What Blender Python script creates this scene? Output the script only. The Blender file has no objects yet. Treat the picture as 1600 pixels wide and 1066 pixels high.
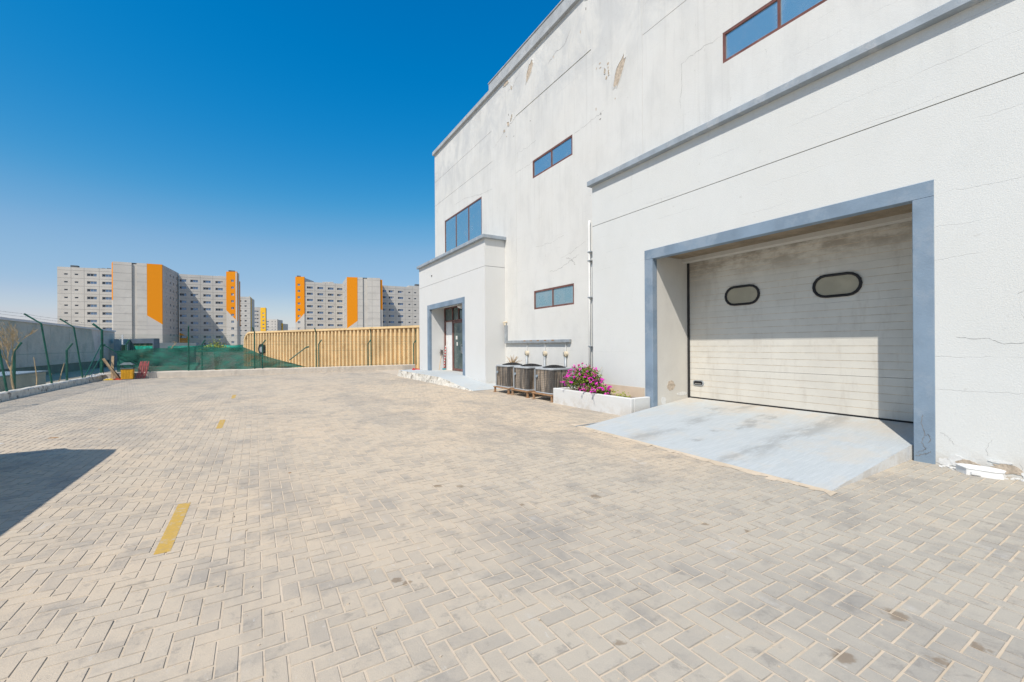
import bpy, math, random
import numpy as np
from mathutils import Vector, Matrix
random.seed(7); rng = np.random.default_rng(7)
S = bpy.context.scene
COL = S.collection

# ------------------------------------------------------------------ camera, sky, sun, exposure
F_PX, YAW, ROLL, CY, EYE = 666.86, .540556, -.006196, 539.81, 1.55
_F = Vector((math.sin(YAW), math.cos(YAW), 0)); _R = Vector((math.cos(YAW), -math.sin(YAW), 0)); _U = Vector((0, 0, 1))
R2 = _R*math.cos(ROLL) + _U*math.sin(ROLL); U2 = -_R*math.sin(ROLL) + _U*math.cos(ROLL)
CAM = Vector((0, 0, EYE))
cam = bpy.data.cameras.new('camera'); co = bpy.data.objects.new('camera', cam); COL.objects.link(co)
cam.sensor_width = 36; cam.lens = F_PX/1600*36; cam.shift_y = (CY-533)/1600; cam.clip_start = .05; cam.clip_end = 6000
m3 = Matrix((R2, U2, -_F)).transposed(); co.matrix_world = Matrix.Translation(CAM) @ m3.to_4x4()
S.camera = co
SUN = Vector((-.529, -.339, .78)).normalized()
w = bpy.data.worlds.new('World'); S.world = w; w.use_nodes = True
nt = w.node_tree; nt.nodes.clear()
sky = nt.nodes.new('ShaderNodeTexSky'); sky.sky_type = 'NISHITA'; sky.sun_disc = False
sky.sun_elevation = math.asin(SUN.z); sky.sun_rotation = math.atan2(SUN.x, SUN.y)
sky.air_density = 1.0; sky.dust_density = .6; sky.ozone_density = 2.5
hs = nt.nodes.new('ShaderNodeHueSaturation'); hs.inputs['Saturation'].default_value = 1.3; hs.inputs['Value'].default_value = 1.0
hs.inputs['Hue'].default_value = .492
bg = nt.nodes.new('ShaderNodeBackground'); bg.inputs[1].default_value = .12
wo = nt.nodes.new('ShaderNodeOutputWorld')
cv = nt.nodes.new('ShaderNodeRGBCurve'); cv.mapping.extend = 'EXTRAPOLATED'
for ci, P in enumerate((((.045, .001), (.072, .024), (.127, .14), (.174, .235), (.30, .345), (.40, .47)), ((.10, .115), (.165, .198), (.231, .27), (.33, .385), (.413, .46), (.558, .54), (.62, .60)), ((.25, .385), (.36, .535), (.462, .61), (.571, .665), (.665, .71), (.75, .75)))):
    c_ = cv.mapping.curves[ci]
    for p_ in P: c_.points.new(*p_)
    c_.points[-1].location = (1, (1, .92, .88)[ci])
cv.mapping.update()
ma = nt.nodes.new('ShaderNodeVectorMath'); ma.operation = 'SCALE'; ma.inputs['Scale'].default_value = .12
mb_ = nt.nodes.new('ShaderNodeVectorMath'); mb_.operation = 'SCALE'; mb_.inputs['Scale'].default_value = 1/.12
nt.links.new(sky.outputs[0], hs.inputs['Color']); nt.links.new(hs.outputs[0], ma.inputs[0]); nt.links.new(ma.outputs[0], cv.inputs[1]); nt.links.new(cv.outputs[0], mb_.inputs[0]); nt.links.new(mb_.outputs[0], bg.inputs[0]); nt.links.new(bg.outputs[0], wo.inputs[0])
sl = bpy.data.lights.new('sun', 'SUN'); sl.energy = 4.6; sl.angle = math.radians(.5); sl.color = (1, .935, .845)
so = bpy.data.objects.new('sun', sl); COL.objects.link(so); so.rotation_euler = (-SUN).to_track_quat('-Z', 'Y').to_euler(); so.location = SUN*60
S.view_settings.view_transform = 'Standard'; S.view_settings.look = 'None'; S.view_settings.exposure = 0.0; S.view_settings.gamma = 1
S.view_settings.use_curve_mapping = False

# ------------------------------------------------------------------ points in the place from the survey of the picture
def ray(x, y): return _F + R2*((x-800)/F_PX) - U2*((y-CY)/F_PX)
def onX(x, y, v): d = ray(x, y); return CAM + d*(v/d.x)
def onY(x, y, v): d = ray(x, y); return CAM + d*(v/d.y)
def onZ(x, y, v=0.): d = ray(x, y); return CAM + d*((v-EYE)/d.z)
def deep(x, Z): p = CAM + ray(x, CY)*Z; return Vector((p.x, p.y, 0))

# ------------------------------------------------------------------ materials
class N:
    def __init__(s, name):
        s.m = bpy.data.materials.new(name); s.m.use_nodes = True; s.t = s.m.node_tree; s.t.nodes.clear()
        s.o = s.n('OutputMaterial'); s.b = s.n('BsdfPrincipled'); s.l(s.b.outputs[0], s.o.inputs[0])
        s.pos = s.n('NewGeometry').outputs['Position']
    def n(s, k, **kw):
        x = s.t.nodes.new('ShaderNode'+k)
        for a, b in kw.items(): setattr(x, a, b)
        return x
    def l(s, a, b): s.t.links.new(a, b)
    def put(s, sock, v):
        if hasattr(v, 'is_linked') or hasattr(v, 'links'): s.l(v, sock)
        else:
            if isinstance(v, (tuple, list)) and len(v) == 3 and sock.type == 'RGBA': v = (*v, 1)
            sock.default_value = v
    def math(s, op, a, b=0., c=None, clamp=False):
        x = s.n('Math', operation=op); x.use_clamp = clamp; s.put(x.inputs[0], a); s.put(x.inputs[1], b)
        if c is not None: s.put(x.inputs[2], c)
        return x.outputs[0]
    def vmul(s, v, f): x = s.n('VectorMath', operation='MULTIPLY'); s.put(x.inputs[0], v); x.inputs[1].default_value = f; return x.outputs[0]
    def noise(s, scale, detail=4, rough=.6, vec=None, stretch=None, dist=0.):
        v = vec or s.pos
        if stretch: v = s.vmul(v, stretch)
        x = s.n('TexNoise'); s.l(v, x.inputs['Vector']); x.inputs['Scale'].default_value = scale
        x.inputs['Detail'].default_value = detail; x.inputs['Roughness'].default_value = rough; x.inputs['Distortion'].default_value = dist
        return x.outputs[0]
    def ramp(s, f, a, b):   # smooth step a..b -> 0..1
        x = s.n('MapRange'); x.interpolation_type = 'SMOOTHSTEP'; s.put(x.inputs[0], f); x.inputs[1].default_value = a; x.inputs[2].default_value = b
        return x.outputs[0]
    def mix(s, f, a, b, mode='MIX'):
        x = s.n('Mix', data_type='RGBA', blend_type=mode); s.put(x.inputs[0], f); s.put(x.inputs[6], a); s.put(x.inputs[7], b); return x.outputs[2]
    def bump(s, h, strength, dist=.01, prev=None):
        x = s.n('Bump'); x.inputs['Strength'].default_value = strength; x.inputs['Distance'].default_value = dist; s.l(h, x.inputs['Height'])
        if prev is not None: s.l(prev, x.inputs['Normal'])
        return x.outputs[0]
    def sep(s): x = s.n('SeparateXYZ'); s.l(s.pos, x.inputs[0]); return x.outputs
    def out(s, col, rough=.85, normal=None, metal=0., spec=.3):
        s.put(s.b.inputs['Base Color'], col); s.put(s.b.inputs['Roughness'], rough); s.b.inputs['Metallic'].default_value = metal
        s.b.inputs['Specular IOR Level'].default_value = spec
        if normal is not None: s.l(normal, s.b.inputs['Normal'])
        return s.m

def simple(name, c, rough=.7, var=.12, vs=3., fine=60., bump=.15, metal=0., dirt=None, dscale=2.5, dlo=.5, dhi=.7, spec=.3):
    k = N(name); d = tuple(x*(1-var) for x in c); l = tuple(min(1, x*(1+var)) for x in c)
    col = k.mix(k.ramp(k.noise(vs), .3, .7), d, l)
    if dirt: col = k.mix(k.math('MULTIPLY', k.ramp(k.noise(dscale, 6, .7), dlo, dhi), .8), col, dirt)
    nrm = k.bump(k.noise(fine, 3), bump, .01) if bump else None
    return k.out(col, rough, nrm, metal, spec)

def stucco(name, base, stain, cracks=True, streak=.5, top=False):
    k = N(name); x, y, z = k.sep()
    streaks = k.ramp(k.noise(1.2, 6, .65, stretch=(1.3, 1.3, .7), dist=.3), .40, .74)
    col = k.mix(k.math('MULTIPLY', streaks, streak), base, stain)
    mott = k.ramp(k.noise(.7, 5, .6), .35, .7)
    col = k.mix(k.math('MULTIPLY', mott, .35), col, tuple(a*b for a, b in zip(base, (.95, .93, .9))))
    if top:
        hi = k.math('MULTIPLY', k.ramp(k.math('ADD', z, k.math('MULTIPLY', k.noise(.8, 4), 3.)), 9.2, 12.6), k.ramp(k.noise(1.1, 6, .7, stretch=(1, 1, .6), dist=.6), .38, .60))
        col = k.mix(k.math('MULTIPLY', hi, .55), col, (.46, .475, .48))
    fine = k.ramp(k.noise(28, 4, .7), .35, .75)
    col = k.mix(k.math('MULTIPLY', fine, .10), col, stain)
    run = k.ramp(k.noise(1, 5, .7, stretch=(9, 9, .35)), .50, .72)
    led = k.math('MAXIMUM', k.ramp(z, 4.6, 5.55), k.math('MULTIPLY', k.ramp(z, 10.2, 11.75), k.ramp(z, 5.62, 5.64)), clamp=True)
    col = k.mix(k.math('MULTIPLY', k.math('MULTIPLY', run, led), .22 if streak > .4 else .14), col, (.40, .395, .37))
    spots = k.ramp(k.noise(9, 3, .5), .70, .76)
    col = k.mix(k.math('MULTIPLY', spots, .22), col, (.36, .34, .31))
    hgt = k.noise(55, 4, .7)
    nrm = k.bump(hgt, .35, .012)
    if cracks:
        zz = k.math('ADD', k.math('MULTIPLY', z, 1/.41), k.math('MULTIPLY', k.noise(2.6, 4, .65), .30))
        fr = k.math('ABSOLUTE', k.math('SUBTRACT', k.math('FRACT', zz), .5))
        line = k.math('SUBTRACT', 1., k.ramp(fr, .002, .010))
        mask = k.ramp(k.noise(.9, 3, .5, stretch=(1, 1, 2.)), .50, .66)
        yy = k.math('ADD', k.math('MULTIPLY', k.math('ADD', y, x), 1/.83), k.math('MULTIPLY', k.noise(2.1, 4, .65), .34))
        fv = k.math('ABSOLUTE', k.math('SUBTRACT', k.math('FRACT', yy), .5))
        lv = k.math('MULTIPLY', k.math('SUBTRACT', 1., k.ramp(fv, .001, .005)), k.ramp(k.noise(1.5, 3, .5), .57, .66))
        c = k.math('MAXIMUM', k.math('MULTIPLY', line, mask), lv, clamp=True)
        col = k.mix(k.math('MULTIPLY', c, .30), col, (.33, .32, .30))
        nrm = k.bump(k.math('SUBTRACT', 1., c), .5, .006, nrm)
    # splash dirt on the lowest hand's breadth
    low = k.math('MULTIPLY', k.math('SUBTRACT', 1., k.ramp(z, .02, .35)), k.ramp(k.noise(3.5, 5, .7), .42, .6))
    col = k.mix(k.math('MULTIPLY', low, .5), col, (.5, .45, .38))
    return k.out(col, .9, nrm, 0, .2)

M = {}
M['stucco'] = stucco('white_stucco', (.655, .668, .65), (.55, .565, .55), streak=.25)
M['stucco_old'] = stucco('weathered_stucco', (.675, .672, .64), (.52, .52, .50), streak=.45, top=True)
M['stucco_clean'] = stucco('white_stucco_clean', (.665, .668, .65), (.58, .59, .58), cracks=False, streak=.2)
M['soffit'] = simple('brown_soffit', (.26, .21, .15), .95, .2, 3, 70, .8)  # brown tone, darker than the cream reveal beside it
M['band'] = simple('beige_render', (.60, .49, .37), .95, .06, 3, 60, .3)
M['cream'] = stucco('cream_render', (.62, .60, .55), (.50, .48, .44), cracks=False)
M['blue'] = simple('blue_grey_paint', (.195, .262, .335), .75, .14, 1.4, 45, .3, dirt=(.26, .32, .385), dscale=1.2, dlo=.5, dhi=.62)
M['fascia'] = simple('grey_blue_fascia', (.30, .345, .385), .7, .12, 3, 40, .3, dirt=(.45, .47, .48))
M['fascia_top'] = simple('grey_fascia', (.40, .42, .43), .75, .12, 3, 40, .3, dirt=(.52, .52, .5))
M['peeled'] = simple('bare_plaster', (.50, .42, .33), .95, .25, 18, 90, .8)
M['flake'] = simple('flaking_paint', (.66, .66, .64), .8, .08, 20, 60, .5)
M['crack'] = simple('crack_dark', (.20, .19, .175), .95, .3, 10, 50, .2)  # dark tone for cracks, wall grooves and small chips
M['brown'] = simple('brown_aluminium', (.17, .075, .06), .45, .2, 4, 80, .05, dirt=(.3, .22, .2), dlo=.55, dhi=.75)
M['grey_metal'] = simple('galvanised_metal', (.36, .39, .41), .5, .15, 6, 60, .1, metal=.3, dirt=(.35, .22, .14), dscale=5, dlo=.62, dhi=.7)
M['grey_paint'] = simple('grey_paint', (.42, .45, .47), .6, .1, 4, 50, .1)
M['white_plastic'] = simple('white_plastic', (.75, .75, .73), .45, .06, 4, 60, .05)
M['cream_plastic'] = simple('cream_plastic', (.66, .58, .44), .5, .1, 6, 60, .05)
M['black'] = simple('black_rubber', (.018, .018, .02), .5, .2, 6, 60, .1)
M['dark'] = simple('dark_inside', (.03, .03, .03), .8, .2, 6, 60, .1)
M['rust'] = simple('rusty_timber', (.33, .19, .10), .9, .25, 9, 50, .4, dirt=(.42, .33, .24))
M['wood'] = simple('bare_wood', (.60, .43, .26), .85, .2, 8, 60, .4)
M['green'] = simple('green_fence_paint', (.014, .095, .066), .5, .25, 6, 50, .15, dirt=(.07, .2, .15), dlo=.55, dhi=.72)
M['white_pipe'] = simple('white_pvc', (.84, .84, .82), .4, .04, 3, 60, 0)
M['guard'] = simple('grey_guard_wire', (.10, .10, .10), .5, .1, 6, 50, 0, metal=.3)
M['wire'] = simple('green_wire', (.05, .14, .11), .6, .2, 6, 50, 0)
M['barb'] = simple('barbed_steel', (.16, .17, .18), .6, .2, 6, 50, 0, metal=.4)
M['kerb_old'] = simple('chipped_kerb', (.60, .57, .50), .9, .15, 5, 40, .6, dirt=(.13, .11, .09), dscale=4.2, dlo=.54, dhi=.62)
M['kerb'] = simple('cream_kerb', (.60, .54, .46), .9, .08, 3, 40, .4, dirt=(.36, .31, .26), dscale=3, dlo=.62, dhi=.7)
M['concrete'] = simple('precast_concrete', (.50, .48, .44), .9, .06, .12, 3, 0, dirt=(.43, .41, .38), dscale=.3, dlo=.5, dhi=.7)
M['joint'] = simple('panel_joint', (.36, .35, .33), .9, .1, .5, 3, 0)
M['yellow_tower'] = simple('yellow_render', (.75, .43, .03), .85, .06, .2, 3, .05)
M['orange_plain'] = simple('orange_render', (.70, .245, .008), .85, .05, .2, 3, .05)
M['ochre'] = simple('ochre_cladding', (.74, .54, .29), .6, .10, .5, 6, .2, dirt=(.52, .36, .18), dscale=1.1, dlo=.54, dhi=.70)
M['shed'] = simple('grey_cladding', (.56, .53, .48), .85, .12, .35, 10, .15, dirt=(.42, .41, .38), dscale=.8, dlo=.45, dhi=.65)
M['shed_dark'] = simple('dark_grey', (.11, .12, .125), .85, .2, .8, 10, .15)
M['slate'] = simple('slate_blue_panel', (.10, .125, .17), .5, .15, .8, 10, .05)
M['kiosk'] = simple('pale_blue_panel', (.27, .33, .38), .6, .1, .8, 10, .05)
M['hedge'] = simple('far_planting', (.06, .10, .05), .9, .5, 1.8, 4, .2, dirt=(.30, .26, .16), dscale=1.8, dlo=.5, dhi=.56)
M['dirt_ground'] = simple('sandy_ground', (.42, .36, .28), .95, .12, .2, 8, .4, dirt=(.33, .28, .22), dscale=.6)
M['bark'] = simple('dry_twig', (.46, .33, .19), .9, .2, 6, 50, .2)
M['leafy'] = simple('leaf_green', (.17, .25, .03), .6, .5, 14, 60, .05)
M['leaf_dark'] = simple('leaf_dark', (.045, .085, .015), .6, .5, 14, 60, .05)
M['leafy2'] = simple('leaf_yellow_green', (.24, .27, .03), .6, .3, 14, 60, .05)
M['magenta'] = simple('magenta_petal', (.74, .03, .50), .6, .3, 18, 60, .05)
M['magenta2'] = simple('crimson_petal', (.42, .01, .16), .6, .3, 18, 60, .05)
M['soil'] = simple('dry_soil', (.22, .16, .11), .95, .25, 10, 40, .7)
M['bin_yellow'] = simple('yellow_slats', (.78, .40, .03), .5, .15, 8, 60, .1)
M['bin_roof'] = simple('grey_bin_roof', (.12, .15, .15), .5, .2, 8, 60, .1)
M['hose'] = simple('faded_red_webbing', (.42, .11, .11), .8, .25, 9, 60, .3)
M['rag_y'] = simple('yellow_rag', (.65, .45, .06), .8, .2, 9, 60, .2)
M['rag_r'] = simple('red_rag', (.55, .08, .04), .8, .2, 9, 60, .2)
M['rag_w'] = simple('white_rag', (.62, .6, .56), .85, .15, 9, 60, .2)
M['red'] = simple('red_plastic', (.62, .012, .015), .4, .1, 9, 60, 0)
M['teal'] = simple('teal_plastic', (.06, .33, .38), .45, .1, 9, 60, 0)
M['mop'] = simple('mop_strands', (.22, .19, .17), .9, .3, 20, 60, .3)
M['leaf_dry'] = simple('dry_leaf', (.36, .18, .06), .8, .25, 20, 60, 0)
M['chrome'] = simple('worn_steel', (.55, .56, .57), .3, .1, 9, 60, 0, metal=.9)
M['van'] = simple('white_van_paint', (.72, .73, .74), .3, .03, 1, 40, 0, spec=.5)
M['sticker'] = simple('paper_sticker', (.72, .70, .64), .7, .1, 30, 60, 0)
M['tarp'] = simple('pale_container', (.42, .40, .34), .85, .15, .8, 10, .1)
M['dome_red'] = M['red']

def glass(name, c, rough=.08, metal=.6, dust=(.35, .42, .45), amt=.35, rim=False):
    k = N(name); d = k.ramp(k.noise(2.2, 5, .65), .42, .75)
    if rim:
        tc = k.n('TexCoord'); sp = k.n('SeparateXYZ'); k.l(tc.outputs['Generated'], sp.inputs[0]); ab = lambda o_: k.math('ABSOLUTE', k.math('SUBTRACT', o_, .5))
        e = k.math('ADD', k.math('MAXIMUM', ab(sp.outputs[1]), ab(sp.outputs[2])), k.math('MULTIPLY', k.math('SUBTRACT', k.noise(3, 4), .5), .2)); d = k.math('MAXIMUM', d, k.ramp(e, .36, .50))
    col = k.mix(k.math('MULTIPLY', d, amt), c, dust)
    r = k.math('ADD', k.math('MULTIPLY', d, .25), rough)
    return k.out(col, r, k.bump(k.noise(.9, 3, .5, dist=.5), .25, .05), metal, .6)
M['glass'] = glass('blue_tinted_glass', (.36, .58, .66), metal=.75, dust=(.48, .60, .66), amt=.55, rim=True)
M['glass_low'] = glass('dusty_blue_glass', (.27, .42, .46), .2, .45, (.40, .50, .53), .7, rim=True)
M['glass_door'] = glass('green_tinted_glass', (.10, .14, .13), .1, .4, (.25, .3, .27), .3)
M['glass_amber'] = glass('dirty_acrylic', (.34, .30, .21), .4, .05, (.46, .41, .30), .8)
M['glass_far'] = glass('far_window_glass', (.13, .20, .32), .12, .55, (.2, .27, .38), .3)
M['glass_far2'] = glass('far_window_dark', (.035, .045, .06), .2, .3, (.06, .07, .09), .3)
M['frame_far'] = simple('pale_window_frame', (.42, .44, .47), .6, .05, 1, 10, 0)

def pav_colour(k, tone):
    x, y, z = k.sep()
    big = k.ramp(k.noise(.33, 5, .62), .36, .68)
    grad = k.ramp(k.math('SUBTRACT', k.math('MULTIPLY', y, .5), k.math('MULTIPLY', x, .35)), -1.0, 2.4)   # warmer tone with distance and to the left, greyer at the near right
    less = k.math('MULTIPLY', k.ramp(k.math('SUBTRACT', k.math('MULTIPLY', y, .25), x), 4.5, 8.), .3)
    warm = k.math('SUBTRACT', k.math('MULTIPLY', grad, k.math('ADD', k.math('MULTIPLY', big, .45), .68)), less, clamp=True)
    rs = k.math('MULTIPLY', k.math('SUBTRACT', 1., k.ramp(k.math('ABSOLUTE', k.math('SUBTRACT', x, 4.9)), .3, 2.4)), k.ramp(y, 2.2, 4.2)); warm = k.math('MAXIMUM', warm, k.math('MULTIPLY', rs, k.math('ADD', k.math('MULTIPLY', big, .4), .7)), clamp=True)
    col = k.mix(warm, (.465, .425, .352), (.61, .495, .36))
    col = k.mix(k.math('MULTIPLY', tone, .34), col, (.30, .285, .26))
    return col
def pavers_mat():
    k = N('concrete_paver'); at = k.n('Attribute'); at.attribute_name = 'tone'; tone = at.outputs['Fac']
    col = pav_colour(k, k.ramp(tone, .55, 1.))
    lo = k.ramp(tone, 0., .3); col = k.mix(k.math('MULTIPLY', k.math('SUBTRACT', 1., lo), .18), col, (.53, .48, .40))
    g = k.ramp(k.noise(1.9, 7, .72), .48, .68); col = k.mix(k.math('MULTIPLY', g, .5), col, (.255, .24, .22))
    g2 = k.ramp(k.noise(.55, 6, .7, stretch=(1, .45, 1), dist=.3), .47, .62); col = k.mix(k.math('MULTIPLY', g2, .42), col, (.27, .255, .235))
    pale = k.ramp(k.noise(2.7, 6, .7, stretch=(1, .6, 1)), .60, .74); col = k.mix(k.math('MULTIPLY', pale, .5), col, (.58, .56, .52))
    sand = k.ramp(k.noise(1.1, 8, .75, dist=.4), .52, .68); col = k.mix(k.math('MULTIPLY', sand, .5), col, (.55, .465, .355))
    sm = k.ramp(k.noise(5.5, 6, .75, dist=.5), .55, .68); col = k.mix(k.math('MULTIPLY', sm, .5), col, (.235, .215, .19))
    sc = k.ramp(k.noise(11, 5, .75, stretch=(1.6, .5, 1), dist=.3), .62, .70); col = k.mix(k.math('MULTIPLY', sc, .5), col, (.60, .57, .52))
    e = k.n('Attribute'); e.attribute_name = 'edge'; col = k.mix(k.math('MULTIPLY', e.outputs['Fac'], k.math('MULTIPLY', k.ramp(k.noise(7, 4, .6), .35, .6), .6)), col, (.27, .25, .22))
    gr = k.ramp(k.noise(160, 3, .8), .3, .75); col = k.mix(k.math('MULTIPLY', gr, .22), col, (.24, .225, .20))
    # rusty brown drips
    for sx, sy, r in ((3.12, .96, .10), (2.48, .97, .09), (2.84, .72, .06), (3.14, .64, .06), (.83, 2.75, .05), (.80, 2.82, .05), (1.6, 1.62, .05), (3.48, 2.03, .05), (2.97, 3.31, .08), (1.92, 4.33, .07), (1.71, 4.47, .09), (3.3, 2.3, .04), (2.2, 3.5, .05)):
        v = k.n('VectorMath', operation='DISTANCE'); k.l(k.pos, v.inputs[0]); v.inputs[1].default_value = (sx, sy, 0)
        d = k.math('ADD', v.outputs['Value'], k.math('MULTIPLY', k.math('SUBTRACT', k.noise(14, 3), .5), .12))
        col = k.mix(k.math('MULTIPLY', k.math('SUBTRACT', 1., k.ramp(d, r*.35, r*.75)), .62), col, (.20, .14, .085))
    nrm = k.bump(k.noise(130, 4, .75), .45, .006); nrm = k.bump(k.noise(14, 4, .6), .3, .01, nrm)
    return k.out(col, .92, nrm, 0, .15)
M['paver'] = pavers_mat()
def sand_mat():
    k = N('joint_sand'); col = k.mix(k.ramp(k.noise(2.5, 5), .3, .7), (.54, .45, .335), (.62, .52, .40))
    col = k.mix(k.math('MULTIPLY', k.ramp(k.noise(9, 5, .7), .52, .68), .45), col, (.36, .31, .25))
    return k.out(col, .97, k.bump(k.noise(170, 3, .8), .6, .004), 0, .1)
M['sand'] = sand_mat()
def yellow_mat():
    k = N('worn_yellow_paint'); col = k.mix(k.ramp(k.noise(30, 5, .7), .35, .7), (.55, .345, .07), (.46, .31, .10))
    col = k.mix(k.ramp(k.noise(12, 6, .75), .50, .64), col, (.48, .40, .28)); return k.out(col, .85, k.bump(k.noise(130, 3), .3, .004))
M['line'] = yellow_mat()
def ramp_mat():
    k = N('pale_blue_ramp_paint')
    lines = k.ramp(k.noise(9, 6, .75, stretch=(.35, 4, 1), dist=.2), .35, .7)
    col = k.mix(lines, (.43, .465, .470), (.50, .53, .535))
    worn = k.ramp(k.noise(1.3, 6, .7), .48, .66); col = k.mix(k.math('MULTIPLY', worn, .6), col, (.52, .49, .43))
    x, y, z = k.sep(); hi = k.math('MULTIPLY', k.ramp(x, 7.2, 8.7), k.ramp(k.noise(1.8, 5, .65), .35, .65)); col = k.mix(k.math('MULTIPLY', hi, .75), col, (.50, .43, .34))
    tyre = k.ramp(k.noise(1.0, 5, .7, stretch=(.7, 1.3, 1)), .60, .70); col = k.mix(k.math('MULTIPLY', tyre, .5), col, (.22, .22, .21))
    for yc in (3.35, 4.95):
        tr = k.math('MULTIPLY', k.math('SUBTRACT', 1., k.ramp(k.math('ABSOLUTE', k.math('SUBTRACT', y, yc)), .05, .32)), k.ramp(k.noise(2.2, 6, .75, stretch=(.6, 1.5, 1)), .42, .62)); col = k.mix(k.math('MULTIPLY', tr, .5), col, (.24, .24, .23))
    return k.out(col, .85, k.bump(lines, .2, .01, k.bump(k.noise(60, 4, .7), .3, .006)), 0, .2)
M['ramp'] = ramp_mat()
def panel_mat():
    k = N('dirty_cream_door_panel'); x, y, z = k.sep()
    col = k.mix(k.ramp(k.noise(1.5, 5, .6), .3, .7), (.585, .56, .50), (.64, .615, .55))
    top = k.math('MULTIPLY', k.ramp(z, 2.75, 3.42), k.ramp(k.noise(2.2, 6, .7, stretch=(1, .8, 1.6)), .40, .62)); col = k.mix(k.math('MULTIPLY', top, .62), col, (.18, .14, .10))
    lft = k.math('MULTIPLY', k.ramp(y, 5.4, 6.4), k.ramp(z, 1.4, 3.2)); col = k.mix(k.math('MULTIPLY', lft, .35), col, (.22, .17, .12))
    g = k.ramp(k.noise(6, 6, .7, stretch=(1, 1, .25)), .5, .72); col = k.mix(k.math('MULTIPLY', g, .25), col, (.36, .31, .25))
    return k.out(col, .6, k.bump(k.noise(90, 3), .12, .004), 0, .35)
M['panel'] = panel_mat()
M['groove'] = simple('dirt_in_groove', (.56, .48, .37), .8, .2, 6, 60, 0)
def coil_mat():
    k = N('rusty_condenser_coil'); x, y, z = k.sep()
    v = k.ramp(k.noise(8, 5, .7, stretch=(1, 1, .10)), .44, .56)
    col = k.mix(v, (.12, .095, .07), (.58, .46, .34)); f = k.ramp(k.noise(60, 2, .5, stretch=(1, 1, .05)), .4, .6)
    col = k.mix(k.math('MULTIPLY', f, .5), col, (.44, .40, .35)); return k.out(col, .7, k.bump(f, .5, .01), .2, .3)
M['coil'] = coil_mat()
def net_mat(name, c, a):
    k = N(name); w_ = k.noise(2.2, 4, .6, stretch=(1, 1, 2.2))
    col = k.mix(k.ramp(w_, .3, .7), tuple(q*.6 for q in c), tuple(q*1.35 for q in c))
    tr = k.n('BsdfTransparent'); mx = k.n('MixShader'); k.out(col, .8, k.bump(w_, .6, .05))
    k.put(mx.inputs[0], k.math('ADD', k.math('MULTIPLY', k.ramp(w_, .35, .65), .15), a)); k.l(tr.outputs[0], mx.inputs[1]); k.l(k.b.outputs[0], mx.inputs[2]); k.l(mx.outputs[0], k.o.inputs[0])
    return k.m
M['net'] = net_mat('green_shade_net', (.024, .15, .11), .80)
M['net2'] = net_mat('teal_shade_net', (.01, .32, .23), .85)
def cut_paint(name, c, p0, p1, za, zb, above=True):
    """concrete wall painted in c above (or below) the slanting line from za at p0 to zb at p1"""
    k = N(name); d = Vector((p1.x-p0.x, p1.y-p0.y, 0)); L = d.length; d.normalize(); sl_ = (zb-za)/L
    dt = k.n('VectorMath', operation='DOT_PRODUCT'); k.l(k.pos, dt.inputs[0]); dt.inputs[1].default_value = (-sl_*d.x, -sl_*d.y, 1)
    cc = za - sl_*(d.x*p0.x+d.y*p0.y)
    f = k.math('GREATER_THAN' if above else 'LESS_THAN', dt.outputs['Value'], cc)
    con = k.mix(k.ramp(k.noise(.12), .3, .7), (.46, .44, .41), (.52, .50, .46))
    return k.out(k.mix(f, con, c), .88, None, 0, .2)

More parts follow.
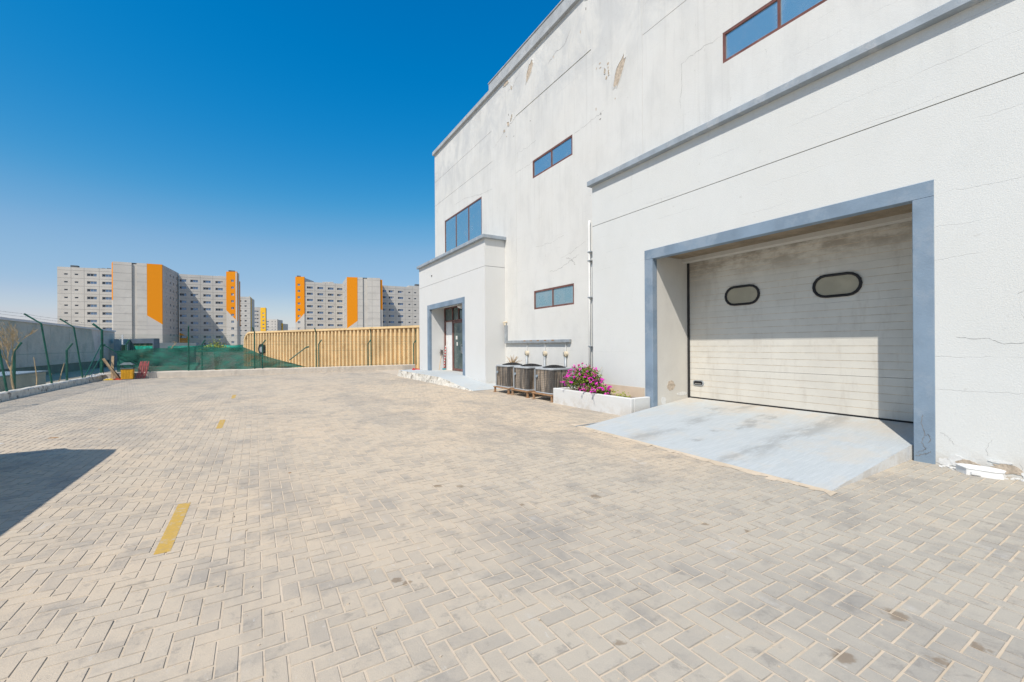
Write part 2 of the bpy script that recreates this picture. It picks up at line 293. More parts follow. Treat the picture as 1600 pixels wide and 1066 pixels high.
# ------------------------------------------------------------------ mesh helpers
class MB:
    def __init__(s): s.v = []; s.f = []; s.mi = []
    def face(s, pts, m=0): n = len(s.v); s.v += [tuple(p) for p in pts]; s.f.append(tuple(range(n, n+len(pts)))); s.mi.append(m); return s
    def idx(s, vs, fs, m=0):
        n = len(s.v); s.v += [tuple(p) for p in vs]; s.f += [tuple(i+n for i in f) for f in fs]; s.mi += [m]*len(fs); return s
    def box(s, x0, x1, y0, y1, z0, z1, m=0, M_=None, b=0.):
        if b > 0: return s.bbox(x0, x1, y0, y1, z0, z1, b, m, M_)
        vs = [Vector((x, y, z)) for z in (z0, z1) for y in (y0, y1) for x in (x0, x1)]
        if M_ is not None: vs = [M_ @ v for v in vs]
        return s.idx(vs, [(0, 2, 3, 1), (4, 5, 7, 6), (0, 1, 5, 4), (2, 6, 7, 3), (0, 4, 6, 2), (1, 3, 7, 5)], m)
    def bbox(s, x0, x1, y0, y1, z0, z1, b, m=0, M_=None):   # box with chamfered edges
        P = {}; vs = []
        X, Y, Z = (x0, x1), (y0, y1), (z0, z1); sg = (1, -1)
        for i in (0, 1):
            for j in (0, 1):
                for l in (0, 1):
                    for a in range(3):
                        p = [X[i]+sg[i]*b, Y[j]+sg[j]*b, Z[l]+sg[l]*b]; p[a] = (X[i], Y[j], Z[l])[a]
                        P[(i, j, l, a)] = len(vs); vs.append(Vector(p))
        f = []
        for s_ in (0, 1):
            f.append([P[(s_, j, l, 0)] for j, l in ((0, 0), (1, 0), (1, 1), (0, 1))]); f.append([P[(i, s_, l, 1)] for i, l in ((0, 0), (1, 0), (1, 1), (0, 1))]); f.append([P[(i, j, s_, 2)] for i, j in ((0, 0), (1, 0), (1, 1), (0, 1))])
        for a in (0, 1):
            for c in (0, 1):
                f.append([P[(0, a, c, 1)], P[(1, a, c, 1)], P[(1, a, c, 2)], P[(0, a, c, 2)]]); f.append([P[(a, 0, c, 0)], P[(a, 1, c, 0)], P[(a, 1, c, 2)], P[(a, 0, c, 2)]]); f.append([P[(a, c, 0, 0)], P[(a, c, 1, 0)], P[(a, c, 1, 1)], P[(a, c, 0, 1)]])
        for i in (0, 1):
            for j in (0, 1):
                for l in (0, 1): f.append([P[(i, j, l, a)] for a in range(3)])
        c0 = Vector(((x0+x1)/2, (y0+y1)/2, (z0+z1)/2)); g = []
        for q in f:
            n = (vs[q[1]]-vs[q[0]]).cross(vs[q[2]]-vs[q[0]]); g.append(q if n.dot(vs[q[0]]-c0) > 0 else q[::-1])
        if M_ is not None: vs = [M_ @ v for v in vs]
        return s.idx(vs, g, m)
    def tube(s, pts, r, n=6, m=0, cap=True):
        pts = [Vector(p) for p in pts]; rs = r if isinstance(r, (list, tuple)) else [r]*len(pts); vs = []
        up = None
        for i, p in enumerate(pts):
            t = (pts[min(i+1, len(pts)-1)]-pts[max(i-1, 0)]).normalized()
            if up is None: up = Vector((0, 0, 1)) if abs(t.z) < .9 else Vector((1, 0, 0))
            a = t.cross(up)
            if a.length < 1e-4: a = t.cross(Vector((0, 1, 0)))
            a.normalize(); b = a.cross(t).normalized()
            up = b
            for k in range(n): an = 2*math.pi*k/n; vs.append(p+a*(rs[i]*math.cos(an))+b*(rs[i]*math.sin(an)))
        fs = [(i*n+k, i*n+(k+1) % n, (i+1)*n+(k+1) % n, (i+1)*n+k) for i in range(len(pts)-1) for k in range(n)]
        if cap: fs += [tuple(range(n))[::-1], tuple((len(pts)-1)*n+k for k in range(n))]
        return s.idx(vs, fs, m)
    def prism(s, poly, z0, z1, m=0, tf=None):
        n = len(poly); vs = [Vector((*p, z0)) for p in poly]+[Vector((*p, z1)) for p in poly]
        if tf: vs = [tf(v) for v in vs]
        return s.idx(vs, [tuple(range(n))[::-1], tuple(range(n, 2*n))]+[(i, (i+1) % n, n+(i+1) % n, n+i) for i in range(n)], m)
    def build(s, name, mat, parent=None, smooth=False, bevel=0, link=True):
        me = bpy.data.meshes.new(name); me.from_pydata(s.v, [], s.f)
        mats = mat if isinstance(mat, (list, tuple)) else [mat]
        for q in mats: me.materials.append(M[q] if isinstance(q, str) else q)
        if len(mats) > 1: me.polygons.foreach_set('material_index', s.mi)
        if smooth: me.polygons.foreach_set('use_smooth', [True]*len(s.f))
        me.update()
        o = bpy.data.objects.new(name, me)
        if link: COL.objects.link(o)
        if parent is not None: o.parent = parent
        if bevel: b = o.modifiers.new('b', 'BEVEL'); b.width = bevel; b.segments = 1; b.limit_method = 'ANGLE'
        return o
def thing(name, label, cat, group=None, kind=None):
    o = bpy.data.objects.new(name, None); COL.objects.link(o); tag(o, label, cat, group, kind); return o
def tag(o, label=None, cat=None, group=None, kind=None):
    if label: o['label'] = label
    if cat: o['category'] = cat
    if group: o['group'] = group
    if kind: o['kind'] = kind
    return o
def setloc(o, loc, kids=()):
    """place an Empty at the base of its thing without moving what it parents"""
    o.location = loc
    for c in o.children: c.matrix_parent_inverse = Matrix.Translation(-Vector(loc))
    return o

def relief(mb, tf, u0, u1, v0, v1, cells, flip=False, m0=0, back=None):
    """wall face in (u,v) with rectangular recesses: cells = (ua,ub,va,vb,depth,mat,open)"""
    us = sorted({round(x, 4) for x in [u0, u1]+[c for q in cells for c in q[:2]] if u0-1e-6 <= x <= u1+1e-6})
    vs = sorted({round(x, 4) for x in [v0, v1]+[c for q in cells for c in q[2:4]] if v0-1e-6 <= x <= v1+1e-6})
    nu, nv = len(us)-1, len(vs)-1
    dep = np.zeros((nu, nv)); mt = np.full((nu, nv), m0); op = np.zeros((nu, nv), bool)
    for ua, ub, va, vb, d, mm, oo in cells:
        for i in range(nu):
            if ua-1e-3 <= (us[i]+us[i+1])/2 <= ub+1e-3:
                for j in range(nv):
                    if va-1e-3 <= (vs[j]+vs[j+1])/2 <= vb+1e-3:
                        if d >= dep[i, j]: dep[i, j] = d; mt[i, j] = mm; op[i, j] = oo
    def q(pts, m): mb.face([tf(*p) for p in (pts if not flip else pts[::-1])], m)
    # merge runs along v of equal cells
    for i in range(nu):
        j = 0
        while j < nv:
            k = j
            while k+1 < nv and dep[i, k+1] == dep[i, j] and mt[i, k+1] == mt[i, j] and op[i, k+1] == op[i, j]: k += 1
            d = dep[i, j]
            if not op[i, j]: q([(us[i], vs[j], d), (us[i+1], vs[j], d), (us[i+1], vs[k+1], d), (us[i], vs[k+1], d)], int(mt[i, j]))
            j = k+1
    for i in range(nu+1):
        for j in range(nv):
            a = dep[i-1, j] if i > 0 else (back or 0); b = dep[i, j] if i < nu else (back or 0)
            if i in (0, nu) and not back: continue
            if a != b: q([(us[i], vs[j], a), (us[i], vs[j], b), (us[i], vs[j+1], b), (us[i], vs[j+1], a)], m0)
    for j in range(nv+1):
        for i in range(nu):
            a = dep[i, j-1] if j > 0 else (back or 0); b = dep[i, j] if j < nv else (back or 0)
            if j in (0, nv) and not back: continue
            if a != b: q([(us[i], vs[j], a), (us[i+1], vs[j], a), (us[i+1], vs[j], b), (us[i], vs[j], b)], m0)
    return mb
def wallX(X): return lambda u, v, d: (X+d, u, v)

def crack(name, X, pts, w=.012, mat='crack', parent=None, jit=.03, sub=6):
    """a jagged open crack on a wall facing -x: a thin flat dark strip of varying width"""
    P = []
    for a, b in zip(pts[:-1], pts[1:]):
        for i in range(sub): t = i/sub; P.append((a[0]+(b[0]-a[0])*t+random.uniform(-jit, jit)*(i > 0), a[1]+(b[1]-a[1])*t+random.uniform(-jit, jit)*(i > 0)))
    P.append(pts[-1]); mb = MB()
    for i, (a, b) in enumerate(zip(P[:-1], P[1:])):
        w0 = .6*w*random.uniform(.3, 1.)*(.3 if i == 0 else 1); w1 = .6*w*random.uniform(.3, 1.)*(.3 if i == len(P)-2 else 1)
        dx, dz = b[0]-a[0], b[1]-a[1]; L = math.hypot(dx, dz) or 1; nx, nz = -dz/L, dx/L
        mb.face([(X-.002, a[0]-nx*w0/2, a[1]-nz*w0/2), (X-.002, a[0]+nx*w0/2, a[1]+nz*w0/2), (X-.002, b[0]+nx*w1/2, b[1]+nz*w1/2), (X-.002, b[0]-nx*w1/2, b[1]-nz*w1/2)])
    if name == 'peeled_patch':
        o_ = [((a-cy)*1.3+cy, (b-cz)*1.18+cz) for a, b in poly]
        for i in range(n):
            a, b, c, d = poly[i], poly[(i+1) % n], o_[i], o_[(i+1) % n]
            mb.face([(X-.002, *a), (X-.002, *b), (X-.016, *b), (X-.016, *a)], 1); mb.face([(X-.016, *a), (X-.016, *b), (X-.0005, *d), (X-.0005, *c)], 1)
        return mb.build(name, [mat, 'stucco_old'], parent)
    return mb.build(name, mat, parent)
def patch(X, cy, cz, ry, rz, parent, n=16, mat='peeled', name='peeled_patch', lean=0., thick=.004, z0=None):
    poly = []
    for k in range(n):
        a = 2*math.pi*k/n; r = random.uniform(.72, 1.1); z = math.sin(a)*rz*r; poly.append((cy+math.cos(a)*ry*r+lean*z, max(cz+z, z0 if z0 is not None else -9)))
    mb = MB(); mb.prism(poly, 0, thick, 0, lambda v: Vector((X-v.z, v.x, v.y)))
    if name == 'peeled_patch':
        o_ = [((a-cy)*1.3+cy, (b-cz)*1.18+cz) for a, b in poly]
        for i in range(n):
            a, b, c, d = poly[i], poly[(i+1) % n], o_[i], o_[(i+1) % n]
            mb.face([(X-.002, *a), (X-.002, *b), (X-.016, *b), (X-.016, *a)], 1); mb.face([(X-.016, *a), (X-.016, *b), (X-.0005, *d), (X-.0005, *c)], 1)
        return mb.build(name, [mat, 'stucco_old'], parent)
    return mb.build(name, mat, parent)

# ------------------------------------------------------------------ ground and paving
g = MB(); g.face([(-900, -900, -.55), (900, -900, -.55), (900, 2600, -.55), (-900, 2600, -.55)]); tag(g.build('ground', 'dirt_ground'), kind='structure')
PX0, PX1, PY0, PY1 = -6.42, 8.32, -3.2, 28.02
pv = MB(); pv.box(PX0, PX1, PY0, PY1, -.54, -.0038); pave = tag(pv.build('pavement', 'sand'), kind='structure')
W = .1030; GAP = .0095; CH = .0030; DROP = .0050
# phase: lower end of a three-unit joint at this surveyed point
p = onZ(447.5, 1003.6); ox, oy = p.x - 2*W, p.y
nx0, nx1 = int((PX0-ox)/W)-2, int((PX1-ox)/W)+2; ny0, ny1 = int((PY0-oy)/W)-2, int((PY1-oy)/W)+2
ii, jj = np.meshgrid(np.arange(nx0, nx1), np.arange(ny0, ny1), indexing='ij'); kk = (ii+jj) % 4
br = []
for kd, du, dv in ((0, 2, 1), (2, 1, 2)):
    m_ = kk == kd; br.append(np.stack([ox+ii[m_]*W, oy+jj[m_]*W, ox+(ii[m_]+du)*W, oy+(jj[m_]+dv)*W], 1))
br = np.concatenate(br); cx_, cy_ = (br[:, 0]+br[:, 2])/2, (br[:, 1]+br[:, 3])/2
ok = (br[:, 0] > PX0+.03) & (br[:, 2] < PX1) & (br[:, 1] > PY0) & (br[:, 3] < PY1-.03)
ok &= ~((cx_ > 7.5) & (cy_ < 8.25)) & ~((cx_ > 7.5) & (cy_ > 14.4)) & ~((cx_ > 6.5) & (cy_ > 14.4))
br = br[ok]; nb = len(br)
def brick_arrays(b):
    n = len(b); a0 = b[:, 0]+GAP/2; b0 = b[:, 1]+GAP/2; a1 = b[:, 2]-GAP/2; b1 = b[:, 3]-GAP/2
    jit = rng.normal(0, .0009, (n, 4)); a0 = a0+jit[:, 0]; b0 = b0+jit[:, 1]; a1 = a1+jit[:, 2]; b1 = b1+jit[:, 3]
    sag = .005*np.sin(a0*.9+1)*np.cos(b0*.55)
    dz = np.abs(rng.normal(0, .0009, n))+.0005; tx = rng.normal(0, .0005, n); ty = rng.normal(0, .0005, n)
    V = np.zeros((n, 8, 3))
    for q, (s_, t_) in enumerate(((0, 0), (1, 0), (1, 1), (0, 1))):
        xx = np.where(s_, a1, a0); yy = np.where(t_, b1, b0); sx = 1-2*s_; sy = 1-2*t_
        V[:, q] = np.stack([xx+sx*CH, yy+sy*CH, dz-sx*tx-sy*ty], 1); V[:, q+4] = np.stack([xx, yy, np.full(n, -DROP)], 1)
    Fq = np.array([(0, 1, 2, 3), (4, 5, 1, 0), (5, 6, 2, 1), (6, 7, 3, 2), (7, 4, 0, 3)])
    return V, Fq
V, Fq = brick_arrays(br)
tone = np.clip(rng.beta(1.6, 1.6, nb), 0, 1)
cxy = V[:, :4].mean(1); cr = cxy - np.array([0, 0, EYE]); dep = cr @ np.array(_F); lat = cr @ np.array(R2); up = cr @ np.array(U2)
with np.errstate(all='ignore'): sx, sy = 800+F_PX*lat/dep, CY-F_PX*up/dep
view = (dep > .3) & (sx > 0) & (sx < 1600) & (sy < 1066) & (sy > 500)
area = np.where(view, 1/np.maximum(dep, .3)**3, 0); order = np.argsort(-area); near = order[:300]; rest = order[300:]
def mesh_from(V, Fq, tn, name):
    n = len(V); me = bpy.data.meshes.new(name); nf = len(Fq)
    me.vertices.add(n*8); me.vertices.foreach_set('co', V.reshape(-1)); me.loops.add(n*nf*4); me.polygons.add(n*nf)
    idx = (Fq[None]+np.arange(n)[:, None, None]*8).reshape(-1); me.loops.foreach_set('vertex_index', idx.astype(np.int32))
    me.polygons.foreach_set('loop_start', (np.arange(n*nf)*4).astype(np.int32)); me.polygons.foreach_set('loop_total', np.full(n*nf, 4, np.int32))
    a = me.attributes.new('tone', 'FLOAT', 'FACE'); a.data.foreach_set('value', np.repeat(tn, nf).astype(np.float32))
    a = me.attributes.new('edge', 'FLOAT', 'FACE'); a.data.foreach_set('value', np.tile(np.array([0]+[1]*(nf-1), np.float32), n))
    me.polygons.foreach_set('use_smooth', np.zeros(n*nf, bool)); me.materials.append(M['paver']); me.update(calc_edges=True); me.validate(); return me
o = bpy.data.objects.new('pavers', mesh_from(V[rest], Fq, tone[rest], 'pavers')); COL.objects.link(o); o.parent = pave; o['kind'] = 'stuff'
for i in near:
    o = bpy.data.objects.new('paver', mesh_from(V[i:i+1], Fq, tone[i:i+1], 'paver')); COL.objects.link(o); o.parent = pave
# painted dashes, brick by brick
for (x0, x1, y0, y1) in ((-.665, -.565, 4.12, 5.31), (-.66, -.56, 9.86, 10.98), (-.65, -.55, 15.4, 16.5)):
    mb = MB(); mb.prism([(x0, y0), (x1, y0), (x1, y1), (x0, y1)], -.001, .0032)
    mb.build('yellow_dash', 'line', pave)

# ------------------------------------------------------------------ the warehouse
WH = thing('warehouse', 'big white stucco warehouse with peeling wall, blue-grey trims and a roller door', 'warehouse')
BX, MX = 7.42, 8.30          # face of the two low blocks, face of the main wall
def sgroove(u0, u1, v, d=.02, h=.014): return (u0, u1, v-h/2, v+h/2, d, 1, False)
# garage block
mb = MB(); relief(mb, wallX(BX), -1.6, 8.32, -.1, 5.62, [sgroove(-1.6, 8.32, 4.58), (1.89, 6.61, -.1, 3.63, .13, 0, True)], flip=True)
mb.face([(BX, 8.32, -.1), (BX, 8.32, 5.62), (MX, 8.32, 5.62), (MX, 8.32, -.1)]); mb.face([(BX, -1.6, -.1), (MX+3, -1.6, -.1), (MX+3, -1.6, 5.62), (BX, -1.6, 5.62)])
gb = mb.build('garage_block_wall', ['stucco', 'crack'], WH)
# reveal of the big door
mb = MB()
mb.face([(7.55, 6.39, -.1), (7.55, 6.39, 3.5), (8.66, 6.39, 3.5), (8.66, 6.39, -.1)]); mb.face([(7.55, 2.10, -.1), (8.66, 2.10, -.1), (8.66, 2.10, 3.5), (7.55, 2.10, 3.5)])
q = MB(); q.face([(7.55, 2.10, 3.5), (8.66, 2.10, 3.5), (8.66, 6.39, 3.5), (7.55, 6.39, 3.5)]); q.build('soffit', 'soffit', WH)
mb.box(8.39, 8.60, 2.102, 6.388, 3.42, 3.499); mb.build('door_reveal', 'cream', WH)
mb = MB(); mb.bbox(BX-.012, 7.56, 1.89, 2.10, -.02, 3.42, .006); mb.bbox(BX-.012, 7.56, 6.39, 6.61, .05, 3.42, .006); mb.bbox(BX-.012, 7.56, 1.89, 6.61, 3.42, 3.63, .006)
mb.build('door_surround', 'blue', WH)
# canopy fascias
def fascia(y0, y1, zb, zt, wrap0=False, wrap1=False, x=BX, o=.12, mat='fascia', xb=MX):
    mb = MB(); mb.bbox(x-o, xb, y0-(o if wrap0 else 0), y1+(o*.6 if wrap1 else 0), zb, zt, .012)
    return mb.build('roof_fascia', mat, WH)
fascia(-1.6, 8.32, 5.60, 5.735, wrap1=True); fascia(14.32, 21.86, 5.60, 5.735, wrap0=True, wrap1=True, xb=MX-.001)
# main wall
wins = [(16.27, 20.42, 6.05, 7.92, [17.62, 19.03]), (10.18, 12.36, 7.35, 7.97, [11.27]), (10.15, 12.32, 2.79, 3.43, [11.25]), (1.0, 5.30, 7.34, 7.97, [2.05, 3.12, 4.20])]
cells = [(a, b, c, d, .07, 0, False) for a, b, c, d, _ in wins]
cells += [sgroove(15.36, 21.8, 10.31), sgroove(15.3, 21.8, 9.05), sgroove(9.32, 13.45, 10.035, .03, .035), sgroove(-1.6, 7.42, 9.255), (1.95, 6.55, -.1, 3.62, .3, 0, True), (7.425, 7.437, 5.8, 11.7, .008, 0, False), (13.455, 13.465, 1.0, 10.0, .008, 0, False)]
mb = MB(); relief(mb, wallX(MX), -1.6, 21.8, -.1, 11.8, cells, flip=True)
mb.face([(MX, 21.8, -.1), (MX, 21.8, 11.8), (MX+25, 21.8, 11.8), (MX+25, 21.8, -.1)]); mb.face([(MX, -1.6, 5.6), (MX+25, -1.6, 5.6), (MX+25, -1.6, 11.8), (MX, -1.6, 11.8)])
mb.face([(MX, -1.6, 11.8), (MX+25, -1.6, 11.8), (MX+25, 21.8, 11.8), (MX, 21.8, 11.8)])
mb.build('main_wall', ['stucco_old', 'crack'], WH)
mb = MB(); mb.bbox(MX-.10, MX+.3, -1.6, 21.9, 11.79, 11.97, .01); mb.build('roof_fascia', 'fascia_top', WH)
mb = MB(); mb.bbox(MX-.085, MX+.3, -1.6, 15.42, 11.972, 12.22, .01); mb.bbox(MX-.11, MX+.3, -1.6, 15.44, 12.222, 12.27, .008); mb.build('parapet', 'fascia_top', WH)
for a, b, c, d, mull in wins:
    gm = 'glass_low' if c < 3 else 'glass'
    fr = MB(); x0, x1 = MX+.005, MX+.055; t = .055
    fr.box(x0, x1, a, a+t, c, d); fr.box(x0, x1, b-t, b, c, d); fr.box(x0, x1, a+t, b-t, c, c+t); fr.box(x0, x1, a+t, b-t, d-t, d)
    for m_ in mull: fr.box(x0+.004, x1, m_-.025, m_+.025, c+t, d-t)
    f = fr.build('window', 'brown', WH); ys = [a+t]+sum([[m_-.025, m_+.025] for m_ in mull], [])+[b-t]
    for q in range(0, len(ys), 2):
        p_ = MB(); p_.box(MX+.03, MX+.042, ys[q]+.001, ys[q+1]-.001, c+t+.001, d-t-.001); p_.build('pane', gm, f)
# entrance block
mb = MB(); relief(mb, wallX(BX), 14.32, 21.86, -.1, 5.62, [sgroove(14.32, 21.86, 4.56), (16.14, 20.62, -.1, 3.58, .12, 0, True)], flip=True)
mb.face([(BX, 14.32, -.1), (MX, 14.32, -.1), (MX, 14.32, 4.553), (BX, 14.32, 4.553)]); mb.face([(BX, 14.32, 4.567), (MX, 14.32, 4.567), (MX, 14.32, 5.62), (BX, 14.32, 5.62)])
mb.face([(BX+.02, 14.34, 4.553), (MX, 14.34, 4.553), (MX, 14.34, 4.567), (BX+.02, 14.34, 4.567)], 1)
mb.face([(BX, 21.86, -.1), (BX, 21.86, 5.62), (MX, 21.86, 5.62), (MX, 21.86, -.1)])
mb.build('entrance_block_wall', ['stucco_clean', 'crack'], WH)
mb = MB(); mb.face([(7.53, 20.34, -.1), (7.53, 20.34, 3.45), (8.29, 20.34, 3.45), (8.29, 20.34, -.1)]); mb.face([(7.53, 16.37, -.1), (8.29, 16.37, -.1), (8.29, 16.37, 3.45), (7.53, 16.37, 3.45)])
mb.face([(7.53, 16.37, 3.45), (8.29, 16.37, 3.45), (8.29, 20.34, 3.45), (7.53, 20.34, 3.45)]); mb.build('entrance_reveal', 'stucco_clean', WH)
mb = MB(); mb.bbox(BX-.012, 7.54, 16.14, 16.37, -.02, 3.35, .006); mb.bbox(BX-.012, 7.54, 20.34, 20.62, .1, 3.35, .006); mb.bbox(BX-.012, 7.54, 16.14, 20.62, 3.35, 3.58, .006); mb.build('entrance_surround', 'blue', WH)
# entrance screen
mb = MB(); mb.box(8.275, 8.288, 16.375, 17.9, .3, 2.74); mb.build('screen_panel', 'white_plastic', WH); mb = MB(); mb.box(8.275, 8.288, 19.32, 20.335, .3, 2.74); mb.build('screen_panel', 'white_plastic', WH)
mb = MB(); t = .05; x0, x1 = 8.20, 8.274
for a, b, c, d in ((16.375, 20.335, 2.74, 2.80), (16.375, 20.335, 3.38, 3.44), (20.28, 20.335, .34, 3.38), (19.27, 19.33, .34, 3.38), (17.88, 17.94, .34, 3.38), (18.55, 18.6, 2.8, 3.38)): mb.box(x0, x1, a, b, c, d)
sc = mb.build('entrance_screen', 'brown', WH)
for a, b in ((19.33, 20.28), (18.6, 19.27), (17.94, 18.55)): q = MB(); q.box(8.245, 8.255, a, b, 2.8, 3.38); q.build('pane', 'glass_door', sc)
mb = MB()
for a, b, c, d in ((19.17, 19.265, .36, 2.73), (17.945, 18.03, .36, 2.73), (18.03, 19.17, 2.63, 2.73), (18.03, 19.17, .36, .46)): mb.box(8.205, 8.26, a, b, c, d)
dr = mb.build('entrance_door', 'brown', WH)
q = MB(); q.box(8.23, 8.242, 18.031, 19.169, .461, 2.629); q.build('pane', 'glass_door', dr)
q = MB(); q.tube([(8.2, 18.12, 1.2), (8.13, 18.12, 1.22), (8.13, 18.12, 1.6), (8.2, 18.12, 1.62)], .014); q.box(8.17, 8.204, 18.05, 18.16, 1.22, 1.5); q.build('handle', 'chrome', dr)
q = MB(); q.box(8.222, 8.229, 18.75, 18.93, 1.85, 2.02); q.build('sticker', 'sticker', dr); q = MB(); q.box(8.222, 8.229, 18.72, 18.84, 1.55, 1.72); q.build('sticker', 'sticker', dr)
# floodlight under the entrance soffit
fl = thing('floodlight', 'small white floodlight tucked under the soffit above the entrance door', 'floodlight')
q = MB(); R = Matrix.Translation((7.82, 17.5, 3.30)) @ Matrix.Rotation(.7, 4, 'Y') @ Matrix.Rotation(.4, 4, 'Z'); q.bbox(-.06, .06, -.12, .12, -.07, .07, .015, 0, R); q.build('housing', 'white_plastic', fl)
q = MB(); q.box(-.066, -.058, -.1, .1, -.055, .055, 0, R); q.build('lens', 'sticker', fl); q = MB(); q.tube([(7.84, 17.5, 3.34), (7.85, 17.5, 3.45)], .02); q.build('bracket', 'grey_paint', fl)
setloc(fl, (7.84, 17.5, 3.45))

# garage door: five sections, each with pressed ribs
DX = 8.62
gd = MB(); gd.box(DX+.05, DX+.08, 2.10, 6.39, .2, 3.5); gd.box(DX-.045, DX-.005, 6.35, 6.389, .3, 3.42); gd.box(DX-.045, DX-.005, 2.101, 2.14, .3, 3.42)
GD = gd.build('roller_door', 'dark', WH)
secs = [(.345, .998), (1.003, 1.63), (1.632, 2.26), (2.262, 2.89), (2.892, 3.46)]
for n_, (z0, z1) in enumerate(secs):
    y0, y1 = 2.145, 6.35; cl = []; nr = 5; st = (z1-z0)/nr
    for r_ in range(1, nr): zc = z0+st*r_; cl.append((y0, y1, zc-.0045, zc+.0045, .003, 1, False))
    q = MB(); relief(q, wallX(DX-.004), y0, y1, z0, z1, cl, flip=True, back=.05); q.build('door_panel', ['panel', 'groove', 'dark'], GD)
q = MB(); q.box(DX-.012, DX+.03, 2.145, 6.35, .322, .343); q.build('door_seal', 'black', GD)
def stadium(cy, cz, w, h, n=8):
    r = h/2; out = []
    for sgn, c0 in ((1, cy+w/2-r), (-1, cy-w/2+r)):
        for k in range(n+1): a = -math.pi/2+math.pi*k/n; out.append((c0+sgn*math.cos(a)*r, cz+sgn*math.sin(a)*r))
    return out
for cy in (5.11, 3.435):
    oo = stadium(cy, 2.555, .74, .41); ii_ = stadium(cy, 2.555, .65, .32); q = MB(); n = len(oo)
    for k in range(n):
        a, b = oo[k], oo[(k+1) % n]; c, d = ii_[k], ii_[(k+1) % n]
        q.face([(DX-.03, *a), (DX-.03, *b), (DX-.036, (b[0]+d[0])/2, (b[1]+d[1])/2), (DX-.036, (a[0]+c[0])/2, (a[1]+c[1])/2)]); q.face([(DX-.036, (a[0]+c[0])/2, (a[1]+c[1])/2), (DX-.036, (b[0]+d[0])/2, (b[1]+d[1])/2), (DX-.022, *d), (DX-.022, *c)])
        q.face([(DX-.03, *b), (DX-.03, *a), (DX, *a), (DX, *b)]); q.face([(DX-.022, *c), (DX-.022, *d), (DX, *d), (DX, *c)])
    fr = q.build('door_window', 'black', GD)
    q = MB(); q.face([(DX-.012, *p_) for p_ in ii_]); q.build('door_window_pane', 'glass_amber', GD)
q = MB(); oo = stadium(6.13, .672, .27, .125); q.prism(oo, 0, .02, 0, lambda v: Vector((DX-.003-v.z, v.x, v.y))); q.build('handle_plate', 'grey_metal', GD)
q = MB(); oo = stadium(6.13, .672, .22, .085); q.prism(oo, 0, .004, 0, lambda v: Vector((DX-.024-v.z, v.x, v.y))); q.build('handle_recess', 'black', GD)
q = MB(); q.bbox(DX-.034, DX-.028, 6.05, 6.21, .643, .662, .002); q.build('handle', 'chrome', GD)
# peeled patches and cracks
for cy, cz, ry, rz, le in ((12.5, 11.2, .21, .32, -.5), (8.2, 8.77, .17, .36, -.45), (14.15, 11.62, .22, .09, .6), (9.35, 11.62, .2, .08, .7), (13.75, 11.25, .05, .08, 0), (14.0, 10.0, .10, .09, .4), (13.75, 10.13, .05, .13, -.5), (14.3, 9.85, .07, .05, 0), (8.75, 9.1, .04, .10, 0), (6.2, 11.6, .2, .1, .5), (8.6, 8.95, .03, .05, 0)):
    patch(MX, cy, cz, ry, rz, WH, lean=le)
for _ in range(22):
    ca, cb, cz0, cz1 = random.choice(((8.15, 9.15, 7.7, 9.7), (8.6, 9.1, 8.2, 9.6), (12.4, 14.6, 9.2, 11.5), (13.2, 14.4, 8.3, 10.0), (6.6, 8.0, 10.5, 11.7), (9.3, 11.5, 10.6, 11.6)))
    patch(MX, random.uniform(ca, cb), random.uniform(cz0, cz1), random.uniform(.015, .05), random.uniform(.015, .06), WH, n=8, name='chipped_spot', mat=random.choice(('crack', 'peeled', 'peeled')), thick=.003)
for pts, w_ in (([(13.45, 10.03), (13.75, 9.93), (14.0, 9.97)], .03), ([(14.0, 9.95), (14.6, 9.7), (15.2, 9.55)], .014), ([(13.2, 11.5), (13.6, 11.25), (14.0, 11.28)], .02), ([(10.2, 11.2), (10.6, 10.9), (11.0, 10.95), (11.4, 10.8)], .022), ([(8.8, 8.05), (9.4, 7.98), (10.1, 7.96)], .012), ([(12.36, 7.93), (13.0, 7.95), (13.5, 7.93)], .012), ([(5.3, 7.93), (5.9, 7.95), (6.3, 7.9), (6.32, 6.9)], .01), ([(15.3, 7.95), (16.2, 8.02), (18.0, 8.35), (19.2, 8.4)], .012), ([(9.9, 4.25), (10.4, 4.1), (11.0, 3.95), (11.4, 3.97)], .015), ([(10.5, 4.28), (10.2, 4.1), (10.05, 3.98)], .022), ([(10.6, 5.0), (11.4, 4.9), (12.2, 4.95)], .010), ([(9.6, 4.6), (10.2, 4.4), (10.8, 4.3)], .010), ([(12.1, 8.6), (12.8, 8.58), (13.4, 8.62)], .010), ([(3.0, 7.2), (3.05, 8.3)], .007), ([(1.9, 8.4), (2.0, 8.9), (2.3, 9.2)], .01)):
    crack('wall_crack', MX, pts, w_, parent=WH)
for pts, w_ in (([(1.7, 1.62), (1.45, 1.6), (1.3, 1.53), (1.0, 1.55), (.7, 1.5)], .006), ([(1.85, .42), (1.77, .36), (1.72, .28)], .004), ([(1.4, .42), (1.45, .28), (1.42, .2)], .003), ([(1.2, 2.1), (1.1, 2.2), (1.1, 2.25)], .006)):
    crack('wall_crack', BX, pts, w_, parent=WH, jit=.015)
for pts, w_ in (([(2.01, .62), (2.02, .5), (1.985, .36), (2.02, .26), (1.98, .17)], .012), ([(1.985, .36), (1.95, .37), (1.93, .31), (1.955, .26)], .010), ([(2.07, .12), (2.0, .15), (1.97, .2)], .010), ([(1.93, .16), (1.97, .12), (2.02, .10), (2.08, .07)], .012)):
    crack('wall_crack', BX-.012, pts, w_, parent=WH, jit=.008)
